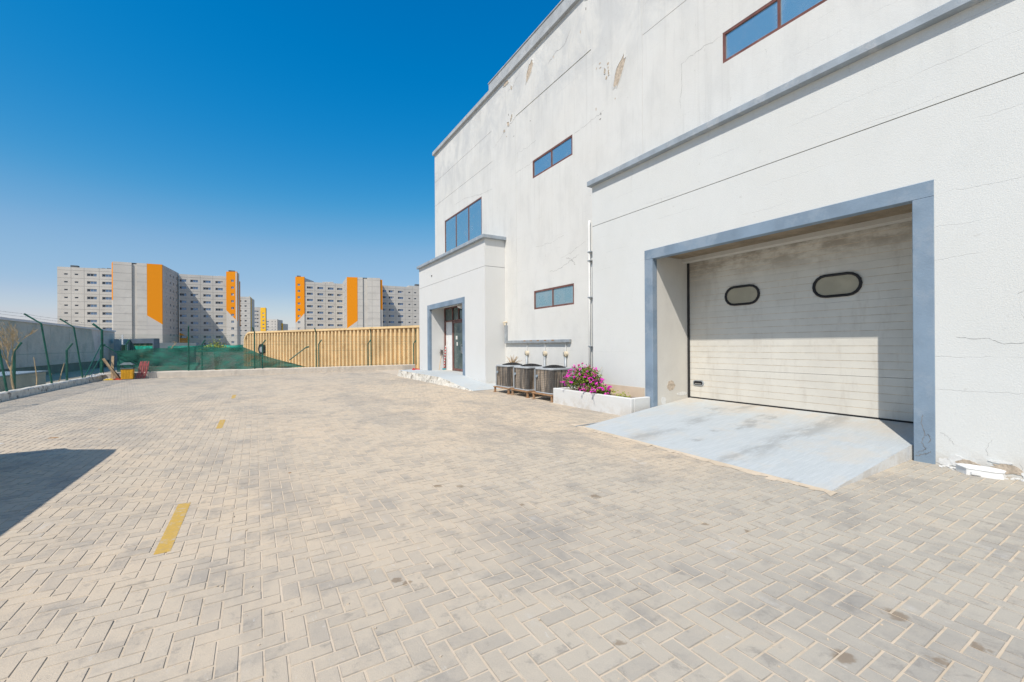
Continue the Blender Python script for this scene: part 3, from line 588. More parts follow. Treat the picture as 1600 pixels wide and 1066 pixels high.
for cy, cz, ry, rz, mt in ((1.70, .10, .085, .075, 'flake'), (1.60, .075, .11, .05, 'peeled'), (1.28, .09, .13, .06, 'peeled'), (1.42, .03, .12, .03, 'flake'), (1.08, .05, .10, .07, 'flake'), (.93, .10, .11, .09, 'peeled'), (.8, .03, .15, .05, 'flake'), (1.8, .05, .08, .05, 'flake'), (1.33, .155, .1, .015, 'flake')):
    patch(BX, cy, cz, ry, rz, WH, mat=mt, name='flaked_plaster', thick=random.uniform(.005, .011), z0=.002, n=22)
# chipped plaster inside the big reveal (face looks towards -y)
for cx, cz, rx, rz, mt in ((8.0, .62, .14, .13, 'peeled'), (8.38, .42, .2, .05, 'flake'), (7.75, .30, .08, .1, 'flake')):
    poly = [(cx+math.cos(2*math.pi*k/16)*rx*random.uniform(.75, 1.1), cz+math.sin(2*math.pi*k/16)*rz*random.uniform(.7, 1.1)) for k in range(16)]
    q = MB(); q.prism(poly, 0, .004, 0, lambda v: Vector((v.x, 6.39-v.z, v.y))); q.build('flaked_plaster', mt, WH)
q = MB(); q.box(BX-.006, BX+.02, 6.63, 8.319, .35, .585); q.build('bare_render_band', 'band', WH)
q = MB(); q.box(BX-.03, BX, 19.92, 19.98, 4.95, 5.01); q.build('wall_socket', 'black', WH)
# plaster crumbs on the paving at the wall foot
q = MB()
for _ in range(150):
    y = random.uniform(.4, 1.85); x = BX-abs(random.gauss(0, .07))-.02; s_ = random.uniform(.005, .022); a = random.random()*3
    R = Matrix.Translation((x, y, .002)) @ Matrix.Rotation(a, 4, 'Z'); q.box(-s_, s_, -s_*.7, s_*.7, 0, s_*.5, 0, R)
tag(q.build('plaster_crumbs', 'flake'), 'white plaster crumbs fallen along the warehouse wall foot', 'crumbs', kind='stuff')

# ramps
def hull(name, top, bot, mats, label, cat):
    q = MB(); n = len(top); q.face(top, 0)
    for i in range(n): q.face([top[i], bot[i], bot[(i+1) % n], top[(i+1) % n]], 1)
    q.face(bot[::-1], 1); return tag(q.build(name, mats), label, cat)
hull('loading_ramp', [(5.14, 2.11, .012), (5.30, 6.20, .012), (7.42, 6.385, .19), (8.60, 6.385, .318), (8.60, 2.105, .318), (7.57, 2.105, .20), (7.40, 2.14, .188)],
     [(5.14, 2.11, -.02), (5.30, 6.20, -.02), (7.42, 6.385, -.02), (8.60, 6.385, -.02), (8.60, 2.105, -.02), (7.57, 2.105, -.02), (7.40, 2.14, -.02)], ['ramp', 'stucco_clean'], 'pale blue painted concrete ramp rising to the roller door', 'ramp')
q = MB()
for k in range(40):   # sand washed against the ramp foot
    t = k/39; y = 2.05+4.35*t; x = 5.12+.16*t
    q.face([(x-.02-random.random()*.12, y, .0035), (x-.02-random.random()*.12, y+.115, .0035), (x+.02, y+.115, .013), (x+.02, y, .013)])
tag(q.build('sand_drift', 'sand'), 'thin line of pale sand lying along the ramp foot', 'sand', kind='stuff')
q = MB(); q.box(-.0, .9, -.012, .012, .0, .022, 0, Matrix.Translation((5.18, 6.30, .0)) @ Matrix.Rotation(.06, 4, 'Z')); tag(q.build('steel_strip', 'grey_metal'), 'thin rusty steel strip lying by the loading ramp corner', 'steel strip')
ex = [(6.34, 13.15), (6.34, 14.3), (6.34, 15.3), (6.34, 16.3), (6.33, 21.9)]; ez = [.01, .10, .20, .29, .31]
top = [(x, y, z) for (x, y), z in zip(ex, ez)]+[(8.26, 21.9, .345), (8.26, 16.3, .335), (8.26, 13.4, .01)]
mb = MB(); L = list(zip(ex, ez))
rows = [((6.34, 13.15, .008), (8.28, 13.35, .008)), ((6.34, 14.3, .10), (8.28, 14.3, .125)), ((6.34, 15.3, .20), (8.28, 15.3, .23)), ((6.34, 16.3, .29), (8.28, 16.3, .34)), ((6.34, 22.0, .30), (8.28, 22.0, .345))]
for a, b in zip(rows[:-1], rows[1:]): mb.face([a[0], a[1], b[1], b[0]], 0)
ys = np.linspace(13.15, 22.0, 90); zt = np.interp(ys, [r[0][1] for r in rows], [r[0][2] for r in rows]); pr = [.03*math.sin(k*.37)+.02*math.sin(k*1.1+2)+random.uniform(-.012, .012) for k in range(len(ys))]
for k in range(89):
    a, b = ys[k], ys[k+1]; mb.face([(6.34, a, zt[k]), (6.34, b, zt[k+1]), (6.31+pr[k+1], b, zt[k+1]*.55), (6.31+pr[k], a, zt[k]*.55)], 1); mb.face([(6.31+pr[k], a, zt[k]*.55), (6.31+pr[k+1], b, zt[k+1]*.55), (6.26+pr[k+1]*.5, b, -.02), (6.26+pr[k]*.5, a, -.02)], 1)
mb.face([(6.34, 22, .30), (8.28, 22, .345), (8.28, 22, -.02), (6.26, 22, -.02)], 1)
tag(mb.build('entrance_platform', ['ramp', 'kerb_old']), 'pale blue concrete platform with sloping end and broken edge at the entrance', 'platform')

# drain pipe
dp = thing('drain_pipe', 'thin white drain pipe in the corner beside the garage block', 'pipe')
q = MB(); q.tube([(8.24, 9.36, 5.12), (8.235, 9.37, 5.0), (8.235, 9.37, 3.2), (8.235, 9.39, .02)], .03, 10); q.build('pipe', 'white_pipe', dp, smooth=True)
q = MB(); q.tube([(8.27, 9.30, 3.9), (8.27, 9.30, 2.6), (8.27, 9.31, .02)], .009, 6); q.build('small_pipe', 'grey_paint', dp, smooth=True)
for z in (4.2, 3.95, 2.9, 1.5): q = MB(); q.bbox(8.19, 8.295, 9.25, 9.41, z, z+.03, .004); q.build('clamp', 'grey_metal', dp)
setloc(dp, (8.24, 9.2, 0))

# cable tray and isolators
ct = thing('cable_tray', 'L-shaped grey cable tray running on the wall above the condensers', 'cable tray')
q = MB(); q.bbox(8.20, 8.295, 14.13, 14.23, 1.62, 2.32, .006); q.build('riser', 'grey_metal', ct)
q = MB(); q.bbox(8.20, 8.295, 10.28, 14.12, 1.63, 1.73, .006, 0); q.build('tray', 'grey_metal', ct)
for k in range(5): q = MB(); q.box(8.195, 8.199, 11.05+k*.42, 11.18+k*.42, 1.69, 1.725); q.build('rust_patch', 'rust', ct)
q = MB(); q.tube([(8.2, 14.18, 2.33), (8.15, 14.2, 2.42), (8.29, 14.2, 2.45)], .04, 8); q.build('cable_bundle', 'cream_plastic', ct); setloc(ct, (8.29, 12.2, 1.63))
for k, (y, lb) in enumerate(((12.73, 'cream round isolator on its grey pipe, nearest the entrance block'), (11.63, 'cream round isolator on its grey pipe, above the middle condenser'), (10.52, 'cream round isolator on its grey pipe, nearest the flower planter'))):
    t = thing('isolator_switch', lb, 'isolator', 'isolators above the condensers')
    q = MB(); q.tube([(8.27, y, 1.63), (8.27, y, 1.36)], .012, 6); q.build('cable', 'white_plastic', t)
    q = MB(); q.tube([(8.29, y, 1.27), (8.21, y, 1.27)], .085, 14); q.tube([(8.21, y, 1.27), (8.18, y, 1.27)], .045, 10); q.build('isolator_body', 'cream_plastic', t)
    q = MB(); q.bbox(8.165, 8.18, y-.012, y+.012, 1.21, 1.33, .003); q.build('knob', 'grey_metal', t)
    q = MB(); q.tube([(8.25, y, 1.17), (8.25, y, .25)], .04, 8); q.build('pipe', 'grey_metal', t, smooth=True); setloc(t, (8.29, y, .25))

# planter and bougainvillea
pl = thing('planter', 'long low grey-white concrete planter against the wall beside the ramp', 'planter')
q = MB(); q.bbox(6.81, 6.91, 6.46, 9.23, -.01, .405, .012); q.bbox(6.911, 7.405, 6.46, 6.56, -.01, .405, .012); q.bbox(6.911, 8.29, 9.13, 9.23, -.01, .40, .012); q.build('wall', 'stucco_clean', pl)
q = MB(); q.box(6.912, 7.405, 6.562, 8.325, .0, .345); q.box(6.912, 8.29, 8.326, 9.128, 0, .345); q.build('soil', 'soil', pl); setloc(pl, (7.1, 7.8, 0))
def leaf_cloud(name, mat, blobs, n, size, parent, up=.3, hole=None):
    q = MB(); tot = sum(b[6] for b in blobs)
    for bx, by, bz, rx, ry, rz, wt in blobs:
        for _ in range(int(n*wt/tot)):
            d = Vector((random.gauss(0, 1), random.gauss(0, 1), random.gauss(0, 1))).normalized(); r = random.random()**.4
            c = Vector((bx+d.x*rx*r, by+d.y*ry*r, bz+d.z*rz*r))
            if c.z < .36: continue
            s_ = size*random.uniform(.6, 1.3); a = Vector((random.gauss(0, 1), random.gauss(0, 1), random.gauss(0, .6))).normalized(); b_ = a.cross(Vector((random.gauss(0, .5), random.gauss(0, .5), 1))).normalized()
            q.face([c-a*s_, c-b_*s_*.5, c+a*s_, c+b_*s_*.5])
    o = q.build(name, mat, parent); o['kind'] = 'stuff'; return o
bg_ = thing('bougainvillea', 'bougainvillea bush with magenta flowers growing in the concrete planter', 'bush')
blobs = [(7.1, 8.35, .72, .32, .50, .30, 3), (7.05, 8.62, .60, .25, .30, .22, 1.2), (7.05, 8.0, .75, .28, .32, .26, 1.4), (7.0, 7.75, .50, .22, .35, .14, 1.3), (6.98, 7.5, .46, .14, .24, .09, .8), (7.1, 8.3, .93, .24, .40, .14, .8)]
q = MB()
for _ in range(26):
    a = random.choice(blobs); e = Vector((a[0]+random.gauss(0, a[3]*.6), a[1]+random.gauss(0, a[4]*.6), a[2]+random.uniform(0, a[5]))); s0 = Vector((7.15+random.gauss(0, .03), 8.2+random.gauss(0, .1), .33)); mid = (s0+e)/2+Vector((random.gauss(0, .06), random.gauss(0, .06), .08)); q.tube([s0, mid, e], [.012, .008, .004], 4)
q.build('stem', 'bark', bg_)
o = leaf_cloud('foliage', 'leafy', blobs, 1700, .03, bg_); o = leaf_cloud('foliage', 'leaf_dark', [(b[0]+.04, b[1], b[2]-.05, b[3]*.8, b[4]*.85, b[5]*.85, b[6]) for b in blobs], 2400, .026, bg_)
leaf_cloud('foliage', 'leafy2', blobs, 700, .026, bg_)
fb = []
q = MB()
for k in range(20):
    a = random.choice(blobs); d = Vector((random.gauss(-.4, .6), random.gauss(-.1, .8), random.uniform(.0, 1))).normalized(); b_ = Vector(a[:3])+Vector((d.x*a[3], d.y*a[4], d.z*a[5]))*.7; e = b_+d*random.uniform(.12, .28)+Vector((0, 0, -.03)); q.tube([b_, (b_+e)/2+Vector((0, 0, .03)), e], [.006, .005, .003], 4)
    for t_ in (.5, .75, 1.): fb.append((*(b_.lerp(e, t_)), random.uniform(.014, .026)))
q.build('sprigs', 'leafy', bg_)['kind'] = 'stuff'
for _ in range(115):
    a = random.choices(blobs, [b[6] for b in blobs])[0]; d = Vector((random.gauss(-.5, 1), random.gauss(-.15, 1), random.gauss(.15, 1))).normalized(); fb.append((a[0]+d.x*a[3]*1.05, a[1]+d.y*a[4]*1.05, a[2]+d.z*a[5]*1.08, random.uniform(.02, .038)))
for nm, lo, hi in (('magenta', 0, 112), ('magenta2', 112, 140)):
    q = MB()
    for x, y, z, r in fb[lo:hi]:
        if z < .38: z = .38+random.random()*.05
        for _ in range(16):
            c = Vector((x+random.gauss(0, r*.55), y+random.gauss(0, r*.55), z+random.gauss(0, r*.5))); s_ = random.uniform(.012, .02); a = Vector((random.gauss(0, 1), random.gauss(0, 1), random.gauss(0, 1))).normalized(); b_ = a.orthogonal().normalized(); q.face([c-a*s_, c-b_*s_*.8, c+a*s_, c+b_*s_*.8])
    q.build('flowers', nm, bg_)['kind'] = 'stuff'
setloc(bg_, (7.15, 8.2, .345))
for x, y, h, lb in ((7.0, 7.22, .15, 'small green seedling in the planter, next to the bougainvillea'), (6.98, 6.98, .07, 'smallest low green seedling, between two others in the planter'), (7.0, 6.78, .13, 'small green seedling in the planter, nearest the ramp')):
    t = thing('seedling', lb, 'plant', 'seedlings in the planter'); q = MB(); q.tube([(x, y, .34), (x, y+.01, .36+h*.6)], .004, 4); q.build('stem', 'leafy', t)
    q = MB()
    for _ in range(34): c = Vector((x+random.gauss(0, .04), y+random.gauss(0, .055), .38+random.random()*h)); a = Vector((random.gauss(0, 1), random.gauss(0, 1), random.gauss(0, .5))).normalized()*random.uniform(.015, .03); b_ = a.orthogonal()*.5; q.face([c-a, c-b_, c+a, c+b_])
    q.build('leaves', 'leafy2', t)['kind'] = 'stuff'; setloc(t, (x, y, .345))

# condensers on stands
def condenser():
    t = thing('condenser_unit', '', 'condenser', 'air conditioning condensers along the wall'); w_, d_, h_ = .40, .40, .66
    q = MB(); poly = []
    for cx, cy, a0 in ((w_-.1, d_-.1, 0), (-w_+.1, d_-.1, 90), (-w_+.1, -d_+.1, 180), (w_-.1, -d_+.1, 270)):
        for k in range(5): a = math.radians(a0+k*22.5); poly.append((cx+.09*math.cos(a), cy+.09*math.sin(a)))
    q.prism(poly, .03, h_, 0); q.build('coil', 'coil', t)
    q = MB(); n = len(poly)
    for z in [.06+.6*k/12 for k in range(13)]: q.tube([Vector((p_[0]*1.03, p_[1]*1.03, z)) for p_ in poly+[poly[0]]], .003, 4, cap=False)
    for k in range(56):
        f = k/56*n; i = int(f); fr_ = f-i; a, b = poly[i % n], poly[(i+1) % n]
        q.tube([(1.03*(a[0]+(b[0]-a[0])*fr_), 1.03*(a[1]+(b[1]-a[1])*fr_), z) for z in (.03, h_)], .003, 4, cap=False)
    for sgn in (-1, 1):
        for k in range(9): v = -.32+k*.08; q.tube([(v, sgn*d_*1.015, .03), (v, sgn*d_*1.015, h_)], .003, 4, cap=False); q.tube([(sgn*w_*1.015, v, .03), (sgn*w_*1.015, v, h_)], .003, 4, cap=False)
    q.build('wire_guard', 'guard', t)
    q = MB(); q.prism([(p_[0]*1.07, p_[1]*1.07) for p_ in poly], h_, h_+.05, 0); q.build('top_rim', 'grey_paint', t, bevel=.006); q = MB(); q.prism([(p_[0]*1.05, p_[1]*1.05) for p_ in poly], -.0, .03, 0); q.build('base_pan', 'grey_paint', t, bevel=.006)
    for sx_ in (-1, 1):
        for sy_ in (-1, 1):
            if (sx_, sy_) == (-1, 1): q = MB(); q.bbox(sx_*.392-.014, sx_*.392+.014, sy_*.392-.014, sy_*.392+.014, .03, h_-.001, .003); q.build('corner_post', 'grey_paint', t)
    q = MB(); q.bbox(.24, .425, -.425, -.30, .03, h_-.001, .01); q.build('service_panel', 'grey_paint', t)
    q = MB()
    for r in (.08, .14, .20, .26, .31): q.tube([Vector((r*math.cos(a), r*math.sin(a), h_+.06+.06*(1-(r/.31)**2))) for a in [2*math.pi*k/24 for k in range(25)]], .0075, 4, cap=False)
    for k in range(12): a = 2*math.pi*k/12; q.tube([(math.cos(a)*r, math.sin(a)*r, h_+.06+.06*(1-(r/.31)**2)) for r in (.03, .12, .22, .31)], .006, 4, cap=False)
    q.tube([Vector((.32*math.cos(a), .32*math.sin(a), h_+.06)) for a in [2*math.pi*k/24 for k in range(25)]], .014, 6, cap=False); q.build('fan_guard', 'dark', t)
    q = MB(); q.tube([(0, 0, h_+.05), (0, 0, h_+.085)], .07, 12)
    q.build('fan_motor', 'black', t)
    q = MB(); q.tube([(-w_*1.09, .26, .47), (-w_*1.02, .26, .47)], .04, 12); q.build('badge', 'kiosk', t, smooth=False)
    return t
def stand():
    t = thing('steel_stand', '', 'stand', 'rusty stands under the condensers')
    for x in (-.42, .40):
        for y in (-.45, .42):
            q = MB(); q.bbox(x-.025, x+.025, y-.03, y+.03, 0, .155, .004); q.build('leg', 'rust', t); q = MB(); q.bbox(x-.06, x+.06, y-.05, y+.05, -.0, .012, .002); q.build('foot', 'rust', t)
    for y in (-.45, .42): q = MB(); q.bbox(-.44, .43, y-.035, y+.035, .156, .198, .004); q.build('rail', 'rust', t)
    for x in (-.43, .40): q = MB(); q.bbox(x-.03, x+.03, -.5, .48, .16, .196, .004); q.build('rail', 'rust', t)
    return t
def copy_tree(o, parent=None):
    c = o.copy(); COL.objects.link(c); c.parent = parent
    for k_, v_ in list(o.items()): c[k_] = v_
    for ch in o.children: copy_tree(ch, c)
    return c
cu, su = condenser(), stand()
for k, (x, y, a, lb, ls) in enumerate(((7.27, 12.10, .02, 'rusty grey condenser with wire guard, nearest the entrance block', 'rusty low stand under the condenser nearest the entrance block'), (7.28, 10.99, -.02, 'rusty grey condenser with wire guard, middle one of three', 'rusty low stand under the middle condenser'), (7.30, 9.83, .015, 'rusty grey condenser with wire guard, beside the flower planter', 'rusty low stand under the condenser beside the flower planter'))):
    c, s_ = (cu, su) if k == 0 else (copy_tree(cu), copy_tree(su))
    c['label'] = lb; s_['label'] = ls
    c.location = (x, y, .2); c.rotation_euler.z = a; s_.location = (x, y, 0); s_.rotation_euler.z = a*.5
db = thing('dry_plant', 'dry straw-coloured plant sticking up behind the condensers', 'plant'); q = MB()
for k in range(44): a = random.uniform(-1.1, 1.1); l_ = random.uniform(.25, .62); b_ = Vector((7.75, 12.9, .78)); e = b_+Vector((random.gauss(0, .12), math.sin(a)*l_*.8, math.cos(a)*l_*.75)); q.tube([b_, (b_+e)/2+Vector((0, 0, .04)), e], [.011, .008, .006], 4)
q.tube([(7.75, 12.9, 0), (7.75, 12.9, .8)], .015, 5); q.build('stems', 'bark', db); setloc(db, (7.75, 13, 0))

# bait station
bt = thing('bait_station', 'low white plastic bait box standing at the wall foot', 'bait box')
R = Matrix.Translation((7.24, 1.47, 0)) @ Matrix.Rotation(math.radians(-82), 4, 'Z'); poly = [(-.20, .06), (-.13, -.05), (-.10, -.09), (.12, -.09), (.19, -.055), (.2, .06), (.12, .10), (-.13, .10)]
q = MB(); n = len(poly); vs = [R @ Vector((*p_, 0)) for p_ in poly]+[R @ Vector((p_[0]*.97, p_[1]*.96, .072)) for p_ in poly]; q.idx(vs, [tuple(range(n))[::-1], tuple(range(n, 2*n))]+[(i, (i+1) % n, n+(i+1) % n, n+i) for i in range(n)]); q.build('box', 'white_plastic', bt)
q = MB(); vs = [R @ Vector((p_[0]*1.02, p_[1]*1.03, .073)) for p_ in poly]+[R @ Vector((p_[0]*1.02, p_[1]*1.03, .082)) for p_ in poly]+[R @ Vector((p_[0]*.82, p_[1]*.78, .096)) for p_ in poly]
q.idx(vs, [tuple(range(n))[::-1], tuple(range(2*n, 3*n))]+[(r*n+i, r*n+(i+1) % n, r*n+n+(i+1) % n, r*n+n+i) for r in (0, 1) for i in range(n)]); q.build('lid', 'white_plastic', bt)
q = MB(); q.bbox(-.06, .02, -.103, -.088, .012, .05, .004, 0, R); q.build('latch', 'white_plastic', bt); setloc(bt, (7.24, 1.47, 0))

# cleaning things at the entrance
dpn = thing('dustpan', 'red plastic dustpan lying on the far end of the platform', 'dustpan')
R = Matrix.Translation((7.1, 22.0-.5, .305)) @ Matrix.Rotation(.2, 4, 'Z'); q = MB(); q.box(-.16, .16, -.12, .12, 0, .01, 0, R); q.box(-.16, .16, .10, .12, .01, .07, 0, R); q.box(-.16, -.145, -.12, .10, .01, .06, 0, R); q.box(.145, .16, -.12, .10, .01, .06, 0, R); q.build('pan', 'red', dpn)
q = MB(); q.tube([R @ Vector((0, .12, .05)), R @ Vector((0, .3, .09))], .018, 8); q.build('handle', 'red', dpn); setloc(dpn, (7.1, 21.5, .305))
bm = thing('broom', 'broom with red and white striped handle and teal head in the entrance corner', 'broom')
q = MB(); q.bbox(7.98, 8.14, 20.0, 20.10, .355, .43, .01); q.build('head', 'teal', bm)
q = MB()
for k in range(16): q.tube([Vector((8.06+.012*k*.8, 20.05+.008*k, .43+k*.07)), Vector((8.06+.012*(k+1)*.8, 20.05+.008*(k+1), .43+(k+1)*.07))], .018, 8, k % 2)
q.build('handle', ['red', 'white_plastic'], bm); setloc(bm, (8.06, 20.05, .345))
mp = thing('mop', 'upturned mop with pale wooden handle and grey head in the entrance corner', 'mop')
q = MB(); q.tube([(7.82, 20.1, .345), (8.02, 20.25, 1.2)], .016, 8); q.build('handle', 'wood', mp)
q = MB()
for _ in range(60): b_ = Vector((8.02, 20.25, 1.2)); e = b_+Vector((random.gauss(0, .06), random.gauss(-.03, .05), random.uniform(-.16, .18))); q.tube([b_, (b_+e)/2+Vector((random.gauss(0, .03), 0, .05)), e], [.012, .01, .006], 4)
q.build('head', 'mop', mp); setloc(mp, (7.82, 20.1, .345))

# small litter
for x, y, s_, lb, mt in ((-3.0, 10.40, .07, 'dry brown leaf lying beyond the van shadow', 'leaf_dry'), (-3.62, 10.25, .08, 'pale scrap of plastic on the paving at the left', 'white_plastic'), (-2.55, 11.0, .03, 'tiny brown leaf on the open paving', 'leaf_dry'), (.35, 5.9, .02, 'small brown seed pod near the middle of the paving', 'leaf_dry')):
    q = MB(); n = 9
    q.prism([(x+math.cos(6.283*k/n)*s_*random.uniform(.7, 1.1), y+math.sin(6.283*k/n)*s_*.45*random.uniform(.7, 1.1)) for k in range(n)], .002, .006); tag(q.build('litter_scrap', mt), lb, 'litter')
q = MB()
for _ in range(420):
    d_ = random.uniform(2, 16); a = random.uniform(-.75, .75); x, y = (math.sin(YAW+a)*d_, math.cos(YAW+a)*d_)
    if not (-6 < x < 6.4 and y < 26): continue
    if x > 4.9 and 1.9 < y < 6.8: continue
    s_ = random.uniform(.003, .008); R = Matrix.Translation((x, y, .001)) @ Matrix.Rotation(random.random()*3, 4, 'Z'); q.box(-s_, s_, -s_*.7, s_*.7, 0, s_*.8, 0, R)
tag(q.build('grit', 'sand'), 'loose grit scattered over the paving', 'grit', kind='stuff')

# ------------------------------------------------------------------ kerb walls and fences
def lumpy(name, x0, x1, y0, y1, z1, n, mat, label, cat, jit=.012):
    q = MB(); lx = x1-x0 > y1-y0; prev = None
    for k in range(n+1):
        t = k/n; j = [random.uniform(-jit, jit) for _ in range(4)]
        if lx: x = x0+(x1-x0)*t; ring = [(x, y0+j[0], -.54), (x, y0+j[1]*.8, z1-.03+j[3]), (x, y0+.03, z1+j[2]*.5), (x, y1, z1+j[3]*.5), (x, y1, -.54)]
        else: y = y0+(y1-y0)*t; ring = [(x1+j[0], y, -.54), (x1+j[1]*.8, y, z1-.03+j[3]), (x1-.03, y, z1+j[2]*.5), (x0, y, z1+j[3]*.5), (x0, y, -.54)]
        if prev: [q.face([prev[i], ring[i], ring[i+1], prev[i+1]]) for i in range(4)]
        else: q.face(ring)
        prev = ring
    q.face(prev); return tag(q.build(name, mat), label, cat)
lumpy('low_wall', -6.62, -6.40, -3, 28.2, .24, 150, 'kerb_old', 'low chipped concrete wall under the left chain-link fence', 'low wall')
lumpy('low_wall', -6.39, 9.2, 28.0, 28.22, .31, 110, 'kerb', 'low cream concrete wall along the far side of the yard', 'low wall', .008)
q = MB()
for k in range(13):
    y = 26.3+k*.14; s_ = random.uniform(.06, .14); c = Vector((-6.42+random.gauss(0, .05), y, .26+s_*.2)); n = 7; vs = [c+Vector((math.cos(6.283*i/n)*s_, math.sin(6.283*i/n)*s_*.9, -.05))*random.uniform(.8, 1.15) if False else c+Vector((math.cos(6.283*i/n)*s_*random.uniform(.7, 1.1), math.sin(6.283*i/n)*s_*random.uniform(.7, 1.1), -.05)) for i in range(n)]+[c+Vector((random.gauss(0, .02), random.gauss(0, .02), s_*.5))]; q.idx(vs, [(i, (i+1) % n, n) for i in range(n)])
tag(q.build('rubble', 'rag_w'), 'heap of pale rubble and rags on the low wall corner', 'rubble', kind='stuff')

def fence_posts(root, posts, r=.03):
    for b_, m_, t_ in posts: q = MB(); q.tube([b_, m_, t_], r, 8); q.build('post', 'green', root, smooth=False)
def chain(root, P, u0, u1, v0, v1, step, r):
    q = MB(); H = v1-v0; n = int((u1-u0+H)/step)
    for k in range(n+1):
        a = u0-H+k*step
        for sgn in (1, -1):
            ua, va, ub, vb = (a, v0, a+H, v1) if sgn == 1 else (a+H, v0, a, v1)
            def clip(ua, va, ub, vb):
                if ua == ub: return None
                pts = []
                for u_, v_ in ((ua, va), (ub, vb)):
                    if u_ < u0: v_ = va+(u0-ua)*(vb-va)/(ub-ua); u_ = u0
                    if u_ > u1: v_ = va+(u1-ua)*(vb-va)/(ub-ua); u_ = u1
                    pts.append((u_, v_))
                return pts
            if max(ua, ub) <= u0 or min(ua, ub) >= u1: continue
            p_ = clip(ua, va, ub, vb)
            if abs(p_[0][0]-p_[1][0]) < .02: continue
            A_, B_ = P(*p_[0]), P(*p_[1]); q.tube([A_, B_], r, 3, cap=False)
    o = q.build('chain_link_mesh', 'wire', root); o['kind'] = 'stuff'; return o
def barbed(root, pts, sag=.02):
    q = MB()
    for a, b in zip(pts[:-1], pts[1:]):
        L = (b-a).length; n = 8; line = [a.lerp(b, k/n)+Vector((0, 0, -sag*4*(k/n)*(1-k/n))) for k in range(n+1)]; q.tube(line, .0035, 3, cap=False)
        for k in range(int(L/.16)): c = a.lerp(b, (k+.5)*.16/L)+Vector((0, 0, -sag*4*((k+.5)*.16/L)*(1-(k+.5)*.16/L))); d = Vector((random.gauss(0, 1), random.gauss(0, 1), random.gauss(0, 1))).normalized()*.022; q.tube([c-d, c+d], .003, 3, cap=False)
    q.build('barbed_wire', 'barb', root)
# left fence: leans outward
FL = thing('chain_link_fence', 'tall green chain-link fence leaning outwards along the left low wall', 'fence')
lb_ = lambda y, z: Vector((-6.51-.125*max(z-.24, 0), y, z))
ys_ = [5.7, 9.05, 12.4, 15.75, 19.09, 22.44, 25.73]; fence_posts(FL, [(lb_(y, .2), lb_(y, 2.46), Vector((-7.22, y, 2.81))) for y in ys_])
fence_posts(FL, [(Vector((-6.42, 28.1, .1)), Vector((-6.42, 28.1, 2.40)), Vector((-6.75, 28.1, 2.72)))], .05)
for b_, e_ in (((-6.52, 26.0, .24), (-6.43, 28.05, 1.75)), ((-4.6, 28.14, .3), (-6.40, 28.12, 1.72)), ): q = MB(); q.tube([b_, e_], .022, 7); q.build('brace', 'green', FL)
chain(FL, lambda u, v: lb_(u, v), 5.7, 28.05, .27, 2.44, .10, .0024)
for z in (.30, 1.35, 2.43): q = MB(); q.tube([lb_(5.7, z), lb_(28.05, z)], .003, 4); q.build('line_wire', 'wire', FL)
for t_ in (.3, .65, 1.): barbed(FL, [lb_(y, 2.46).lerp(Vector((-7.22, y, 2.81)), t_) for y in ys_]+[Vector((-6.42, 28.1, 2.4)).lerp(Vector((-6.75, 28.1, 2.72)), t_)])
setloc(FL, (-6.51, 17, .24))
# far fence
FF = thing('chain_link_fence', 'green chain-link fence standing on the cream far wall, hung with netting', 'fence')
xs_ = [-3.05, -.06, 3.11, 6.33, 9.3]; fence_posts(FF, [(Vector((x, 28.12, .28)), Vector((x, 28.12, 2.38)), Vector((x-.10*(1 if i > 0 else -.3), 27.9, 2.66))) for i, x in enumerate(xs_)], .032)
chain(FF, lambda u, v: Vector((u, 28.13, v)), -6.4, 9.2, .33, 2.2, .10, .0026)
for z in (.35, 1.3, 2.2): q = MB(); q.tube([(-6.4, 28.13, z), (9.2, 28.13, z)], .003, 4); q.build('line_wire', 'wire', FF)
for t_ in (.4, 1.): barbed(FF, [Vector((-6.42, 28.1, 2.4)).lerp(Vector((-6.6, 28.0, 2.7)), t_)]+[Vector((x, 28.12, 2.38)).lerp(Vector((x-.1, 27.9, 2.66)), t_) for x in xs_])
setloc(FF, (1.5, 28.12, .3))
# second fence behind both
F2 = thing('boundary_fence', 'shorter green posts of the neighbouring fence beyond the far wall', 'fence')
fence_posts(F2, [(Vector((x, 30.2, -.5)), Vector((x, 30.2, 1.72)), Vector((x+.16, 30.1, 1.98))) for x in (-5.95, -2.65, .35, 3.5, 6.6, 9.8)], .035)
for z in (.3, 1.7): q = MB(); q.tube([(-6, 30.2, z), (9.8, 30.2, z)], .004, 4); q.build('line_wire', 'wire', F2)
barbed(F2, [Vector((x+.12, 30.13, 1.9)) for x in (-5.95, -2.65, .35, 3.5, 6.6, 9.8)]); setloc(F2, (2, 30.2, -.5))
F3 = thing('boundary_fence', 'shorter green posts of the neighbouring fence beyond the left fence', 'fence')
fence_posts(F3, [(Vector((-8.5, y, -.5)), Vector((-8.5, y, 1.45)), Vector((-8.32, y+.1, 1.8))) for y in (19.3, 25.5, 31.2, 36.9)], .05)
q = MB(); q.tube([(-8.5, 34.0, -.5), (-8.5, 36.8, .9)], .03, 6); q.build('brace', 'green', F3)
for z in (.3, 1.3): q = MB(); q.tube([(-8.5, 19.3, z), (-8.5, 36.9, z)], .004, 4); q.build('line_wire', 'wire', F3)
setloc(F3, (-8.5, 28, -.5))
